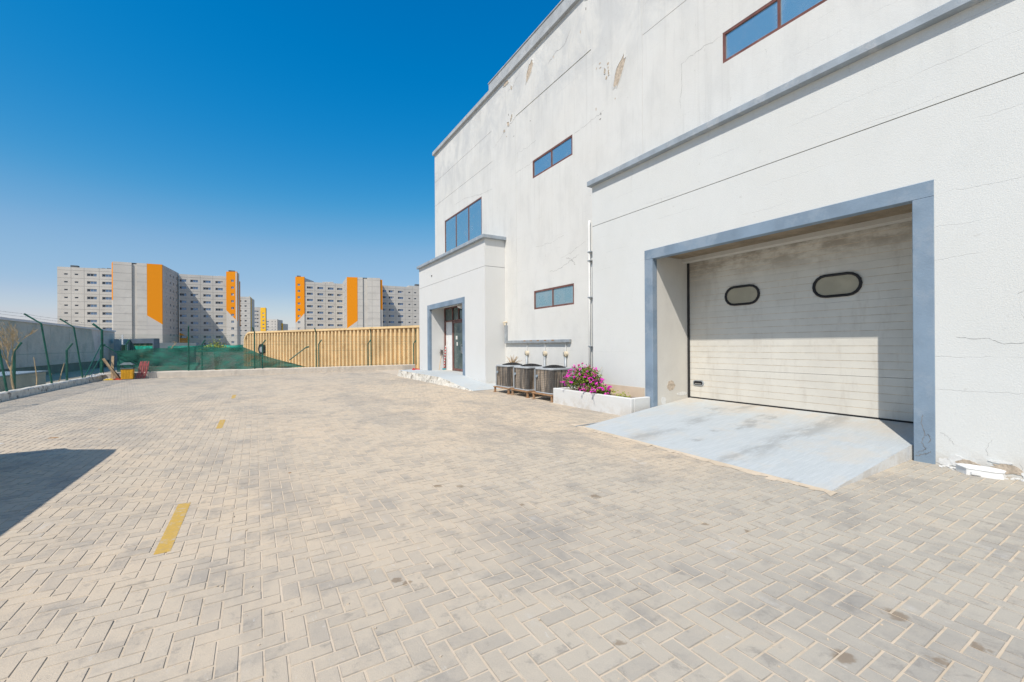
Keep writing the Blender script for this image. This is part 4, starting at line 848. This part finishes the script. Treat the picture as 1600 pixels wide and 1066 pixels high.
# shade nets
def net(name, y, top, bot, mat, label, nx=60, nz=9, amp=.05):
    q = MB(); xs = np.linspace(top[0][0], top[-1][0], nx); zt = np.interp(xs, [p_[0] for p_ in top], [p_[1] for p_ in top]); vs = []
    for i, x in enumerate(xs):
        for j in range(nz): t = j/(nz-1); z = bot+(zt[i]-bot)*t; vs.append((x, y+amp*math.sin(x*2.3+t*5)+amp*.6*math.sin(x*5.1-t*9)+amp*.4*math.sin((x+z*1.6)*7), z+.02*math.sin(x*3+t*3)))
    q.idx(vs, [(i*nz+j, (i+1)*nz+j, (i+1)*nz+j+1, i*nz+j+1) for i in range(nx-1) for j in range(nz-1)]); return tag(q.build(name, mat, smooth=True), label, 'netting')
net('shade_net', 28.33, [(-5.93, 1.42), (-4.6, 1.50), (-3.0, 1.56), (-.6, 1.53), (.48, 1.04), (1.5, .66), (2.6, .36)], .33, 'net', 'dark green shade netting tied low along the far fence')
a_, b_ = onY(262, 538, 36), onY(380, 538, 36); net('shade_net', 36, [(a_.x, 1.62), (a_.x+1.2, 1.68), (b_.x, 1.70)], 1.25, 'net2', 'bright teal netting strip further off above the dark green net', 30, 5, .04)
q = MB(); q.tube([onY(478, 543, 29.2), onY(452, 563, 29.2)], .035, 6); q.tube([onY(478, 543, 29.2), onY(483, 542, 29.2)], .05, 6); tag(q.build('leaning_post', 'green'), 'green post leaning over behind the far fence before the ochre cladding', 'post')
q = MB(); q.tube([onY(264, 546, 28.5), onY(269, 544, 28.5), onY(270, 541, 28.5), onY(274, 538, 28.5), onY(272, 534, 28.5), onY(269, 535, 28.5)], [.03, .028, .024, .02, .014, .006], 5); q.tube([onY(274, 538, 28.5), onY(276, 535, 28.5)], .01, 4); tag(q.build('bare_branch', 'bark'), 'crooked bare branch poking up behind the dark green net', 'branch')

# things in the far left corner
bn = thing('litter_bin', 'yellow slatted litter bin with dark pitched roof in the yard corner', 'bin'); c0 = Vector((-5.40, 27.62, 0))
def at0(m_, name, mat, root): return m_.build(name, mat, root)
q = MB(); q.bbox(c0.x-.2, c0.x+.2, c0.y-.17, c0.y+.17, .03, .50, .004); q.build('liner', 'dark', bn)
for k in range(8): q = MB(); x = c0.x-.205+k*.055; q.bbox(x, x+.045, c0.y-.20, c0.y-.172, .03, .53, .004); q.build('slat', 'bin_yellow', bn)
for k in range(7): q = MB(); y = c0.y-.19+k*.055; q.bbox(c0.x+.205, c0.x+.23, y, y+.045, .03, .53, .004); q.build('slat', 'bin_yellow', bn)
for dx in (-.19, .19):
    for dy in (-.16, .16): q = MB(); q.tube([(c0.x+dx, c0.y+dy, .5), (c0.x+dx, c0.y+dy, .73)], .014, 6); q.build('post', 'bin_roof', bn)
q = MB(); q.bbox(c0.x-.23, c0.x+.25, c0.y-.22, c0.y+.2, .505, .56, .006); q.build('rim', 'bin_roof', bn)
q = MB(); vs = [(c0.x-.27, c0.y-.25, .72), (c0.x+.27, c0.y-.25, .72), (c0.x+.27, c0.y+.22, .72), (c0.x-.27, c0.y+.22, .72), (c0.x-.13, c0.y-.1, .83), (c0.x+.13, c0.y-.1, .83), (c0.x+.13, c0.y+.08, .83), (c0.x-.13, c0.y+.08, .83)]; q.idx(vs, [(3, 2, 1, 0), (4, 5, 6, 7), (0, 1, 5, 4), (1, 2, 6, 5), (2, 3, 7, 6), (3, 0, 4, 7)]); q.build('roof', 'bin_roof', bn); setloc(bn, c0)
hb = thing('hose_bundle', 'faded red webbing hose folded in loops, propped on the far wall', 'hose')
for k in range(5):
    x = -5.0+.075*k; j = random.uniform(-.05, .05); l_ = random.uniform(-.05, .05)
    q = MB(); q.tube([(x-.06+l_, 27.68+j, .02), (x-.02, 27.74+j, .3), (x+.01, 27.82+j, .6), (x+.03-l_, 27.88, .84), (x+.055, 27.9, .88+l_*.5), (x+.075, 27.87, .82), (x+.04, 27.79, .45), (x-.01+l_, 27.7, .05)], random.uniform(.013, .018), 6); q.build('loop', 'hose', hb)
setloc(hb, (-4.85, 27.75, 0))
q = MB(); q.bbox(-.05, .05, -.02, .02, 0, 1.13, .004, 0, Matrix.Translation((-6.02, 27.9, .02)) @ Matrix.Rotation(math.radians(1.5), 4, 'Y')); tag(q.build('timber_plank', 'wood'), 'bare timber plank standing upright in the yard corner', 'plank')
q = MB(); q.bbox(-.055, .055, -.02, .02, 0, 1.16, .004, 0, Matrix.Translation((-5.74, 27.66, .01)) @ Matrix.Rotation(math.radians(-26), 4, 'Y') @ Matrix.Rotation(.15, 4, 'X')); tag(q.build('timber_plank', 'wood'), 'bare timber plank leaning steeply beside the litter bin', 'plank')
q = MB(); q.bbox(-.04, .04, -.015, .015, 0, .7, .004, 0, Matrix.Translation((-5.66, 27.72, .01)) @ Matrix.Rotation(math.radians(-32), 4, 'Y')); tag(q.build('timber_plank', 'rust'), 'short darker plank leaning behind the steep timber plank', 'plank')
for mt, lb, x, y, r in (('rag_y', 'crumpled yellow rag on the paving under the planks', -6.05, 27.5, .2), ('rag_r', 'crumpled red rag on the paving beside the yellow rag', -5.8, 27.52, .2), ('rag_w', 'crumpled white cloth on the paving by the low wall corner', -6.1, 27.72, .22)):
    q = MB(); n = 10; vs = []
    for i in range(n+1):
        for j in range(n+1): u = i/n*2-1; v = j/n*2-1; e = max(abs(u), abs(v)); vs.append((x+u*r*1.2+random.gauss(0, .012), y+v*r*.6+random.gauss(0, .012), .008+max(0, (1-e)*random.uniform(.03, .11))))
    q.idx(vs, [(i*(n+1)+j, (i+1)*(n+1)+j, (i+1)*(n+1)+j+1, i*(n+1)+j+1) for i in range(n) for j in range(n)]); tag(q.build('crumpled_rag', mt), lb, 'rag')

# dead tree behind the left fence
dt = thing('dead_tree', 'leafless tan tree with a fan of fine twigs behind the left fence', 'tree'); tw = MB(); tk = MB()
RT = random.Random(11); gs = lambda m_, v_: RT.gauss(m_, v_)
def grow(p_, d, L, r, lev):
    q_ = tk if lev < 2 else tw; pts = [p_]; c = p_; dd = d.copy()
    for k in range(3): dd = (dd+Vector((gs(0, .08), gs(0, .08), gs(.0, .04)))).normalized(); c = c+dd*L/3; pts.append(c)
    q_.tube(pts, [r, r*.85, r*.7, r*.55], 5 if lev < 2 else 3, cap=False)
    if lev >= 6: return
    for k in range((2, 3, 4, 3, 3, 2)[lev]):
        b_ = pts[RT.choice((1, 2, 3)) if k else 3]; nd = (dd*.8+Vector((gs(0, .36), gs(0, .42), abs(gs(.15, .25))))).normalized(); grow(b_, nd, L*RT.uniform(.55, .8), max(r*.6, .006), lev+1)
grow(Vector((-7.75, 23.3, -.5)), Vector((.0, .10, 1)).normalized(), 1.25, .05, 0)
tk.build('trunk', 'bark', dt); tw.build('twigs', 'bark', dt); setloc(dt, (-7.8, 22.55, -.5))
q = MB()
for b_, e_ in (((-7.6, 24.6, -.5), (-7.75, 24.9, 1.2)), ((-7.4, 24.9, -.5), (-7.3, 25.1, .5)), ((-7.5, 25.8, -.5), (-7.3, 26.5, .9)), ((-7.7, 21.9, -.5), (-7.9, 22.0, .4))): q.tube([b_, (Vector(b_)+Vector(e_))/2+Vector((.04, .05, 0)), e_], [.03, .024, .012], 5)
tag(q.build('dead_stalks', 'bark'), 'bare dead stalks standing between the two left fences', 'stalks')
bs = thing('small_bush', 'small yellow-green bush rising behind the dark green net', 'bush'); c = onY(337, 545, 31.5)
q = MB()
for _ in range(650): d = Vector((random.gauss(0, .42), random.gauss(0, .3), abs(random.gauss(0, .28)))); p_ = Vector((c.x, 31.5, 1.35))+Vector((d.x, d.y, d.z*(1-min(1, abs(d.x)/1.1)))); a = Vector((random.gauss(0, 1), random.gauss(0, 1), random.gauss(0, 1))).normalized()*.05; b_ = a.orthogonal()*.5; q.face([p_-a, p_-b_, p_+a, p_+b_])
q.build('foliage', 'leafy2', bs); q = MB()
for k in range(7): q.tube([(c.x, 31.5, -.5), (c.x+random.gauss(0, .3), 31.5, 1.7+random.random()*.2)], [.03, .008], 5)
q.build('stems', 'bark', bs); setloc(bs, (c.x, 31.5, -.5))

# grey shed on the left, low box, kiosk
SH = thing('grey_shed', 'long low grey shed with pale roof edge beyond the left fence', 'shed')
cl = [(y, y+.05, .25, 3.3, .03, 0, False) for y in np.arange(12, 65, 4.)]; q = MB(); relief(q, lambda u, v, d: (-14-d, u, v), 5, 66, .22, 3.40, cl); q.build('wall', 'shed', SH)
q = MB(); q.box(-14.4, -14.06, 5, 66, -.54, .219); q.build('lower_band', 'shed_dark', SH)  # dark band along the foot of the shed wall
q = MB(); q.box(-30, -13.9, 5, 66.1, 3.405, 3.55); q.build('roof', 'stucco_clean', SH); q = MB(); q.box(-30, -14.1, 65.5, 66, -.54, 3.40); q.build('end_wall', 'shed', SH); setloc(SH, (-14, 40, -.54))
lbx = thing('site_container', 'low pale container with bluish top beyond the left fence', 'container'); q = MB(); q.bbox(-10.2, -8.8, 24.5, 29.6, -.5, .40, .02); q.build('body', 'tarp', lbx); q = MB(); q.bbox(-10.25, -8.75, 24.4, 29.7, .405, .46, .01); q.build('lid', 'kiosk', lbx); setloc(lbx, (-9.5, 27, -.5))
KS = thing('kiosk', 'small slate-blue kiosk building with green strip window beyond the corner', 'kiosk')
def wallpts(p0, p1): d = Vector((p1.x-p0.x, p1.y-p0.y, 0)); L = d.length; d.normalize(); n = Vector((d.y, -d.x, 0)); return d, n, L    # n points to the viewer when p0 is left of p1
def facade(root, name, px0, Z0, px1, Z1, ztop, mats, cols=(), z_first=2.9, pitch=3.2, rows=10, joints=(), core=12., grooves=True, zb=-.5, extra=(), dark=.35):
    p0, p1 = deep(px0, Z0), deep(px1, Z1); d, n, L = wallpts(p0, p1)
    def upx(px):
        r = ray(px, CY); # intersect in plan
        A = np.array([[d.x, -r.x], [d.y, -r.y]]); s_ = np.linalg.solve(A, np.array([-p0.x, -p0.y])); return s_[0]
    tf = lambda u, v, e: (p0.x+d.x*u-n.x*e, p0.y+d.y*u-n.y*e, v)
    cl = list(extra(upx) if callable(extra) else extra); wn = []
    for px, ww, wh, kind in cols:
        u = px if ww < 0 else upx(px); ww = abs(ww)
        for r in range(rows):
            zc = ztop-z_first-r*pitch
            if zc-wh/2 < zb+.3: break
            a, b = max(.15, u-ww/2), min(L-.15, u+ww/2); base = 0
            for e in cl:
                if e[0] <= (a+b)/2 <= e[1] and e[4] > .5: base = e[4]; 
            cl.append((a, b, zc-wh/2, zc+wh/2, base+.35, 0, False)); wn.append((a, b, zc-wh/2, zc+wh/2, kind, base))
    if grooves:
        for r in range(rows+1):
            z = ztop-z_first+pitch/2-r*pitch
            if z > zb+.5: cl.append((0, L, z-.05, z+.05, .05, 1, False))
        for px in joints: u = upx(px); cl.append((u-.06, u+.06, zb, ztop, .05, 1, False))
    q = MB(); relief(q, tf, 0, L, zb, ztop, cl, back=.6)
    q.build(name, list(mats)+['joint'] if len(mats) == 1 else mats, root)
    for a, b, c, e, kind, base in wn: farwin(root, tf, a, b, c, e, kind, d, n, base)
    if core:
        q = MB(); a = p0-n*.61; b = p1-n*.61; q.prism([(a.x, a.y), (b.x, b.y), (b.x-n.x*core, b.y-n.y*core), (a.x-n.x*core, a.y-n.y*core)], zb, ztop-.5); q.build('building_core', 'concrete', root)
    return p0, p1, d, n, L
WM = {}; M['curtain'] = simple('pale_curtain', (.42, .42, .42), .8, .1, 2, 10, 0); RW = random.Random(5)
def winmesh(kind):
    var = RW.choice((0, 0, 0, 1, 2)); base_ = kind; kind = kind+str(var)
    if kind in WM: return WM[kind]
    kind = base_
    nb_ = {'w': 3, 'm': 2, 's': 1, 'd': 1, 'q': 2}[kind]; q = MB(); t = {'w': .03, 'm': .05, 's': .12, 'd': .10, 'q': .08}[kind]; tv = .08
    q.box(0, t, -.1, 0, 0, 1); q.box(1-t, 1, -.1, 0, 0, 1); q.box(t, 1-t, -.1, 0, 0, tv); q.box(t, 1-t, -.1, 0, 1-tv, 1)
    for k in range(1, nb_): q.box(k/nb_-t/2, k/nb_+t/2, -.1, 0, tv, 1-tv)
    for k in range(nb_): q.face([(k/nb_, -.03, .02), ((k+1)/nb_, -.03, .02), ((k+1)/nb_, -.03, .98), (k/nb_, -.03, .98)], 2 if kind in 'sd' or (k == 0 and nb_ == 3) or (var == 1 and k == 1) else 3 if var == 2 and k == nb_-1 else 1)
    o = q.build('window', ['frame_far', 'glass_far', 'glass_far2', 'curtain'], link=False); WM[base_+str(var)] = o.data; return o.data
def farwin(root, tf, a, b, c, e, kind, d, n, base=0):
    o = bpy.data.objects.new('window', winmesh(kind)); COL.objects.link(o); o.parent = root; p_ = Vector(tf(a+.002, c+.002, base+.25))
    o.matrix_world = Matrix(((d.x*(b-a-.004), -n.x, 0, p_.x), (d.y*(b-a-.004), -n.y, 0, p_.y), (0, 0, e-c-.004, p_.z), (0, 0, 0, 1)))
def zat(px, y, Z): return (CAM + ray(px, y)*Z).z
OR = (.70, .245, .008); YE = (.75, .43, .03)
def paint(nm, c, px0, Z0, px1, Z1, ya, yb, above=True, xa=None, xb=None):
    return cut_paint(nm, c, deep(px0, Z0), deep(px1, Z1), zat(px0, ya, Z0), zat(px1, yb, Z1), above)
p0, p1, d, n, L = facade(KS, 'wall', 188, 48, 204, 50, 2.55, ['kiosk'], grooves=False, core=3)
facade(KS, 'wall', 204, 50, 240, 48.5, 2.60, ['slate'], grooves=False, core=4, extra=lambda u: [(u(207), u(238.5), -.2, 2.05, .25, 0, False)])
q = MB(); a, b = deep(207, 50), deep(238.5, 48.8); q.face([(a.x, a.y+.1, .1), (b.x, b.y+.1, .1), (b.x, b.y+.1, 1.3), (a.x, a.y+.1, 1.3)]); q.build('strip_window_lower', 'hedge', KS)
q = MB(); q.face([(a.x, a.y+.1, 1.3), (b.x, b.y+.1, 1.3), (b.x, b.y+.1, 1.75), (a.x, a.y+.1, 1.75)]); q.face([(a.x, a.y+.1, 1.75), (b.x, b.y+.1, 1.75), (b.x, b.y+.1, 2.04), (a.x, a.y+.1, 2.04)], 1); q.build('strip_window_upper', ['net2', 'hedge'], KS)
a, b = deep(189, 47.6), deep(199, 48.6); q = MB(); q.prism([(a.x, a.y), (b.x, b.y), (b.x, b.y+.2), (a.x, a.y+.2)], 1.02, 2.0); o = q.build('window', 'white_plastic', KS)
q = MB(); a, b = deep(190, 47.5), deep(197.6, 48.3); q.prism([(a.x, a.y), (b.x, b.y), (b.x, b.y+.1), (a.x, a.y+.1)], 1.15, 1.87); q.build('pane', 'hedge', o)
a = deep(191.5, 47.8); q = MB(); q.box(a.x-.06, a.x+.06, a.y-.1, a.y, 1.9, 3.0); q.build('light_pole', 'white_plastic', KS); setloc(KS, deep(210, 49))

# apartment blocks
CC = 'concrete'
A = thing('apartment_block', 'large grey concrete apartment block with two orange strips, standing far left', 'apartment block')
HT = 1.55+33.3; HT1 = 1.55+33.9
facade(A, 'wall', 90, 174, 177, 180.2, HT, [CC], [(103.7, 1.2, .62, 's'), (120.2, 1.2, .62, 's'), (144.2, 3.2, 1.15, 'w'), (167.8, 3.2, 1.15, 'w')], joints=(111.7, 132.2, 155.7))
mo = paint('orange_side', OR, 175.2, 170.3, 177, 167.4, 469, 469)
facade(A, 'wall', 175.2, 170.3, 177, 167.4, HT1, [mo, 'joint'], core=0, grooves=False)
facade(A, 'wall', 177, 167.3, 230, 172.0, HT1, [CC], [(210.6, 1.7, 1.0, 'm')], z_first=2.75, joints=(), core=10, extra=lambda u: [(u(206.3), u(214.2), -.5, HT1, 1.5, 0, False)])
mo = paint('orange_corner', OR, 230, 172.02, 254, 174.2, 493, 507)
facade(A, 'wall', 230, 172.02, 254, 174.2, HT1, [mo, 'joint'], core=8, grooves=False)
facade(A, 'wall', 254, 174.4, 280, 194.9, HT1, [CC], [(257.3, .7, .8, 's'), (261, .7, .8, 's'), (267, 1.5, 1.1, 'd'), (272, 1.5, 1.1, 'd'), (277, 1.5, 1.1, 'd')], joints=(259, 264.5, 270, 275), core=0)
mo = paint('orange_low', OR, 280, 193.2, 294, 194.8, 519.5, 526.5, above=False)
facade(A, 'wall', 280.2, 193.2, 294, 194.8, HT, [mo, 'joint'], [(286, 2.7, 1.15, 'w')])
facade(A, 'wall', 294, 194.8, 354, 201.3, HT, [CC], [(304, 2.9, 1.15, 'w'), (324, 2.9, 1.15, 'w'), (343, 2.9, 1.15, 'w')], joints=(313.7, 333.3))
HT2 = 1.55+35.4; mo = paint('orange_tower', OR, 354, 199.8, 370.8, 200.4, 485, 502)
facade(A, 'wall', 354, 199.8, 370.8, 200.4, HT2, [mo, 'joint'], [(363.8, 1.25, 1.1, 'q')], z_first=4.3, pitch=3.2, grooves=False, core=1.5)
facade(A, 'wall', 370.8, 200.4, 374.6, 204.0, HT2-.4, [CC], core=0, grooves=False)
mo = paint('orange_strip', OR, 374.6, 214, 376, 214, 510, 510); facade(A, 'wall', 373.2, 213, 376, 215, 1.55+33.0, [mo, 'joint'], core=6, grooves=False)
def roofbox(root, px, Z, w_, d_, z0, h, mat='shed_dark', name='roof_unit'): c = deep(px, Z); q = MB(); q.bbox(c.x-w_/2, c.x+w_/2, c.y-d_/2, c.y+d_/2, z0, z0+h, .05); q.build(name, mat, root)
roofbox(A, 118, 186, 5, 4, HT-.5, 2.0, CC); roofbox(A, 118, 186, 2.4, 2, HT+1.5, 1.1); roofbox(A, 128, 188, 3.5, 2, HT-.5, 1.2)
for px in (149, 157, 163, 171): roofbox(A, px, 183, 1.2, 1.2, HT-.5, 1.3)
roofbox(A, 363, 204, 2.6, 2, HT2-.5, 1.6)
for px in (306, 313, 320, 339, 346): roofbox(A, px, 204, 2.2, 1.2, HT-.5, 1.2, CC)
setloc(A, deep(200, 180))
C_ = thing('apartment_block', 'grey concrete apartment block with orange tower and band, beside the entrance block', 'apartment block')
H0 = 1.55+35.1; H0 = 1.55+35.75; mo = paint('orange_tower', OR, 462, 217.9, 476, 218.2, 505, 490)
facade(C_, 'wall', 462, 217.9, 476, 218.2, H0, [mo, 'joint'], [(467.5, 1.3, 1.1, 'q')], z_first=4.1, rows=8, grooves=False)
facade(C_, 'wall', 476, 218.6, 536, 227, HT, [CC], [(484.7, 2.8, 1.15, 'w'), (501, 2.8, 1.15, 'w'), (517.3, 2.8, 1.15, 'w'), (531.6, 2.8, 1.15, 'w')], rows=8, joints=(492.7, 509.3, 524.5))
facade(C_, 'wall', 536, 227, 542.5, 209, HT1, [CC], [(538.3, 1.4, 1.1, 'd'), (540.2, 1.4, 1.1, 'd'), (541.6, .7, .8, 's')], rows=8, core=0, grooves=False)
mo = paint('orange_band', OR, 542.5, 208.4, 559, 209.6, 513.5, 501.5); facade(C_, 'wall', 542.5, 208.4, 559, 209.6, HT1, [mo, 'joint'], core=10, grooves=False)
facade(C_, 'wall', 559, 209.7, 594.6, 212.4, HT1, [CC], [(570.8, 1.7, 1.0, 'm')], z_first=2.75, rows=8, extra=lambda u: [(u(567.4), u(574.2), -.5, HT1, 1.5, 0, False)], joints=(582,))
mo = paint('orange_edge', OR, 594.6, 213, 598, 213, 484, 484); facade(C_, 'wall', 594.4, 213, 598, 213.4, 1.55+33.2, [mo, 'joint'], core=6, grooves=False)
facade(C_, 'wall', 598, 221, 700, 238.5, 1.55+31.5, [CC], [(599.8, 2.8, 1.15, 'w'), (612, 2.8, 1.15, 'w'), (626.4, 2.8, 1.15, 'w'), (640.2, 1.2, .62, 's'), (649.3, 1.2, .62, 's')], rows=8, joints=(605.5, 619, 633.5, 645))
roofbox(C_, 467.5, 221.5, 1.8, 1.5, H0-.5, 1.5)
for px in (483, 487, 508, 513, 518): roofbox(C_, px, 225, 2.2, 1.2, HT-.5, 1.2, CC)
roofbox(C_, 650, 238, 9, 4, HT-2.3, 2.2, CC); roofbox(C_, 653, 238, 3, 2, HT-.2, 1.2); setloc(C_, deep(560, 215))
D_ = thing('apartment_block', 'narrow grey apartment block with mustard edge, just behind the orange tower', 'apartment block')
facade(D_, 'wall', 373, 277, 391.3, 279, 1.55+32.8, [CC], [(376, 1.3, .9, 's'), (384.2, 1.3, .9, 's')], rows=8, core=1)
facade(D_, 'wall', 391.3, 279.3, 393.7, 288, 1.55+33, ['yellow_tower'], core=0, grooves=False); facade(D_, 'wall', 393.7, 288.5, 398, 300, 1.55+33, [CC], core=0, grooves=False); setloc(D_, deep(383, 280))
E_ = thing('apartment_block', 'distant grey apartment block with bright yellow tower', 'apartment block')
facade(E_, 'wall', 397.5, 368, 407.2, 370, 1.55+34.4, [CC], [(400.0, 1.7, 1.0, 'm'), (402.8, 1.6, 1.0, 'd')], z_first=3.6, rows=5, grooves=False, core=2); facade(E_, 'wall', 407.2, 367, 415.3, 367, 1.55+33.8, ['yellow_tower'], [(411.8, 1.6, 1.2, 'q')], z_first=4.9, rows=5, grooves=False, core=1); setloc(E_, deep(406, 370))
G_ = thing('apartment_block', 'more distant grey apartment block with short yellow tower', 'apartment block')
facade(G_, 'wall', 416, 530, 434.5, 531, 1.55+34.2, [CC], [(418.8, 2.6, 1.4, 'm'), (425.4, 1.2, .9, 's'), (430.3, 1.2, .9, 's')], rows=4, grooves=False); facade(G_, 'wall', 434.5, 531, 436, 545, 1.55+34.2, ['shed_dark'], core=0, grooves=False)
facade(G_, 'wall', 437, 540, 442, 540, 1.55+29.8, ['yellow_tower'], [(439.5, 1.6, 1.2, 'q')], rows=3, z_first=4, grooves=False); setloc(G_, deep(428, 532))
H_ = thing('apartment_block', 'farthest tiny grey apartment block, right of the short yellow tower', 'apartment block'); facade(H_, 'wall', 443.5, 690, 447, 692, 1.55+32, [CC], grooves=False); setloc(H_, deep(445, 690))

# ochre corrugated hoarding
OH = thing('corrugated_hoarding', 'long ochre corrugated metal hoarding with one rounded end, beyond the far fence', 'hoarding')
p0, p1 = deep(381.5, 45.5), deep(672, 32.7); d, n, L = wallpts(p0, p1); ZT = 3.16; RC = 1.15
def toph(u): return ZT if u > RC else ZT-RC+math.sqrt(max(RC*RC-(RC-u)**2, 0))
q = MB(); us = []; u = .12; pt = .485
while u < L: us += [(u, 0), (u+.16, 0), (u+.20, .24), (u+.42, .24), (u+.46, 0)]; u += pt
for (ua, da), (ub, db_) in zip(us[:-1], us[1:]):
    if ub > L: break
    za, zb_ = toph(ua)-.12, toph(ub)-.12
    P_ = lambda u, z, e: (p0.x+d.x*u-n.x*e, p0.y+d.y*u-n.y*e, z)
    q.face([P_(ua, -.5, da), P_(ub, -.5, db_), P_(ub, zb_, db_), P_(ua, za, da)])
q.build('corrugated_sheet', 'ochre', OH)
q = MB(); path = []
for k in range(11): a = math.pi/2*k/10; path.append((RC-RC*math.cos(a), ZT-RC+RC*math.sin(a)))
path = [(0, -.5)]+path+[(L*t/12, ZT) for t in range(1, 13) if L*t/12 > RC]
for (ua, za), (ub, zb_) in zip(path[:-1], path[1:]):
    du, dz = ub-ua, zb_-za; l_ = math.hypot(du, dz) or 1; nu, nz = dz/l_*.17, -du/l_*.17
    f = []
    for e in (-.06, .25): f += [P_(ua, za, e), P_(ub, zb_, e), P_(ub+nu, zb_+nz, e), P_(ua+nu, za+nz, e)]
    q.idx(f, [(0, 1, 2, 3)[::-1], (4, 5, 6, 7), (0, 1, 5, 4), (3, 2, 6, 7)[::-1]])
q.build('cap_rail', 'ochre', OH)
uu = (onZ(0, 0, 0), 0)
r_ = ray(410, CY); A_ = np.array([[d.x, -r_.x], [d.y, -r_.y]]); s_ = np.linalg.solve(A_, np.array([-p0.x, -p0.y])); uc = s_[0]; zc = zat(410, 545.5, s_[1])
q = MB(); q.tube([P_(uc, zc, .1), P_(uc, zc, -.15)], .53, 20); q.build('round_vent', 'black', OH); q = MB(); q.tube([P_(uc+.1, zc-.05, -.15), P_(uc+.1, zc-.05, -.19)], .3, 14); q.build('vent_cover', 'grey_metal', OH); setloc(OH, p0)

# parked van outside the picture on the left: it throws the shadow on the paving
VN = thing('parked_van', 'white van parked on the paving at the left, just out of view', 'van')
prof = [(3.4, .35), (3.4, 1.2), (3.5, 2.1), (3.75, 2.28), (7.45, 2.30), (7.72, 2.26), (8.15, 1.75), (8.50, 1.34), (8.72, 1.20), (8.80, .9), (8.80, .38)]
q = MB(); vs = []
for x, ins in ((-5.16, .12), (-5.10, 0), (-3.42, 0), (-3.36, .0)):
    vs += [(x, y, z) for y, z in prof]
npf = len(prof); q.idx(vs, [tuple(range(npf)), tuple(range(3*npf, 4*npf))[::-1]]+[(r*npf+i, (r+1)*npf+i, (r+1)*npf+(i+1) % npf, r*npf+(i+1) % npf) for r in range(3) for i in range(npf)]); q.build('body', 'van', VN)
for x in (-3.35, -5.17):
    for pl_ in ([(6.4, 1.35), (7.9, 1.35), (7.5, 2.05), (6.4, 2.05)], [(5.0, 1.35), (6.25, 1.35), (6.25, 2.05), (5.0, 2.05)], [(3.7, 1.35), (4.85, 1.35), (4.85, 2.05), (3.75, 2.05)]):
        q = MB(); q.prism(pl_, 0, .01, 0, lambda v: Vector((x+v.z-.005, v.x, v.y))); q.build('window', 'glass_door', VN)
q = MB(); q.face([(-5.0, 7.80, 2.19), (-3.5, 7.80, 2.19), (-3.5, 8.46, 1.41), (-5.0, 8.46, 1.41)]); q.build('windscreen', 'glass_door', VN)
for y in (4.35, 7.75):
    for x in (-3.38, -5.14): q = MB(); q.tube([(x-.1, y, .34), (x+.1, y, .34)], .34, 20); o = q.build('wheel', 'black', VN); q = MB(); q.tube([(x-.104, y, .34), (x+.104, y, .34)], .19, 14); q.build('rim', 'grey_metal', o)
for x in (-3.5, -5.02): q = MB(); q.bbox(x-.12, x+.12, 8.78, 8.83, .7, .88, .02); q.build('headlight', 'chrome', VN)
q = MB(); q.bbox(-5.15, -3.37, 8.80, 8.9, .33, .6, .03); q.build('bumper', 'grey_paint', VN); setloc(VN, (-4.2, 6.1, 0))
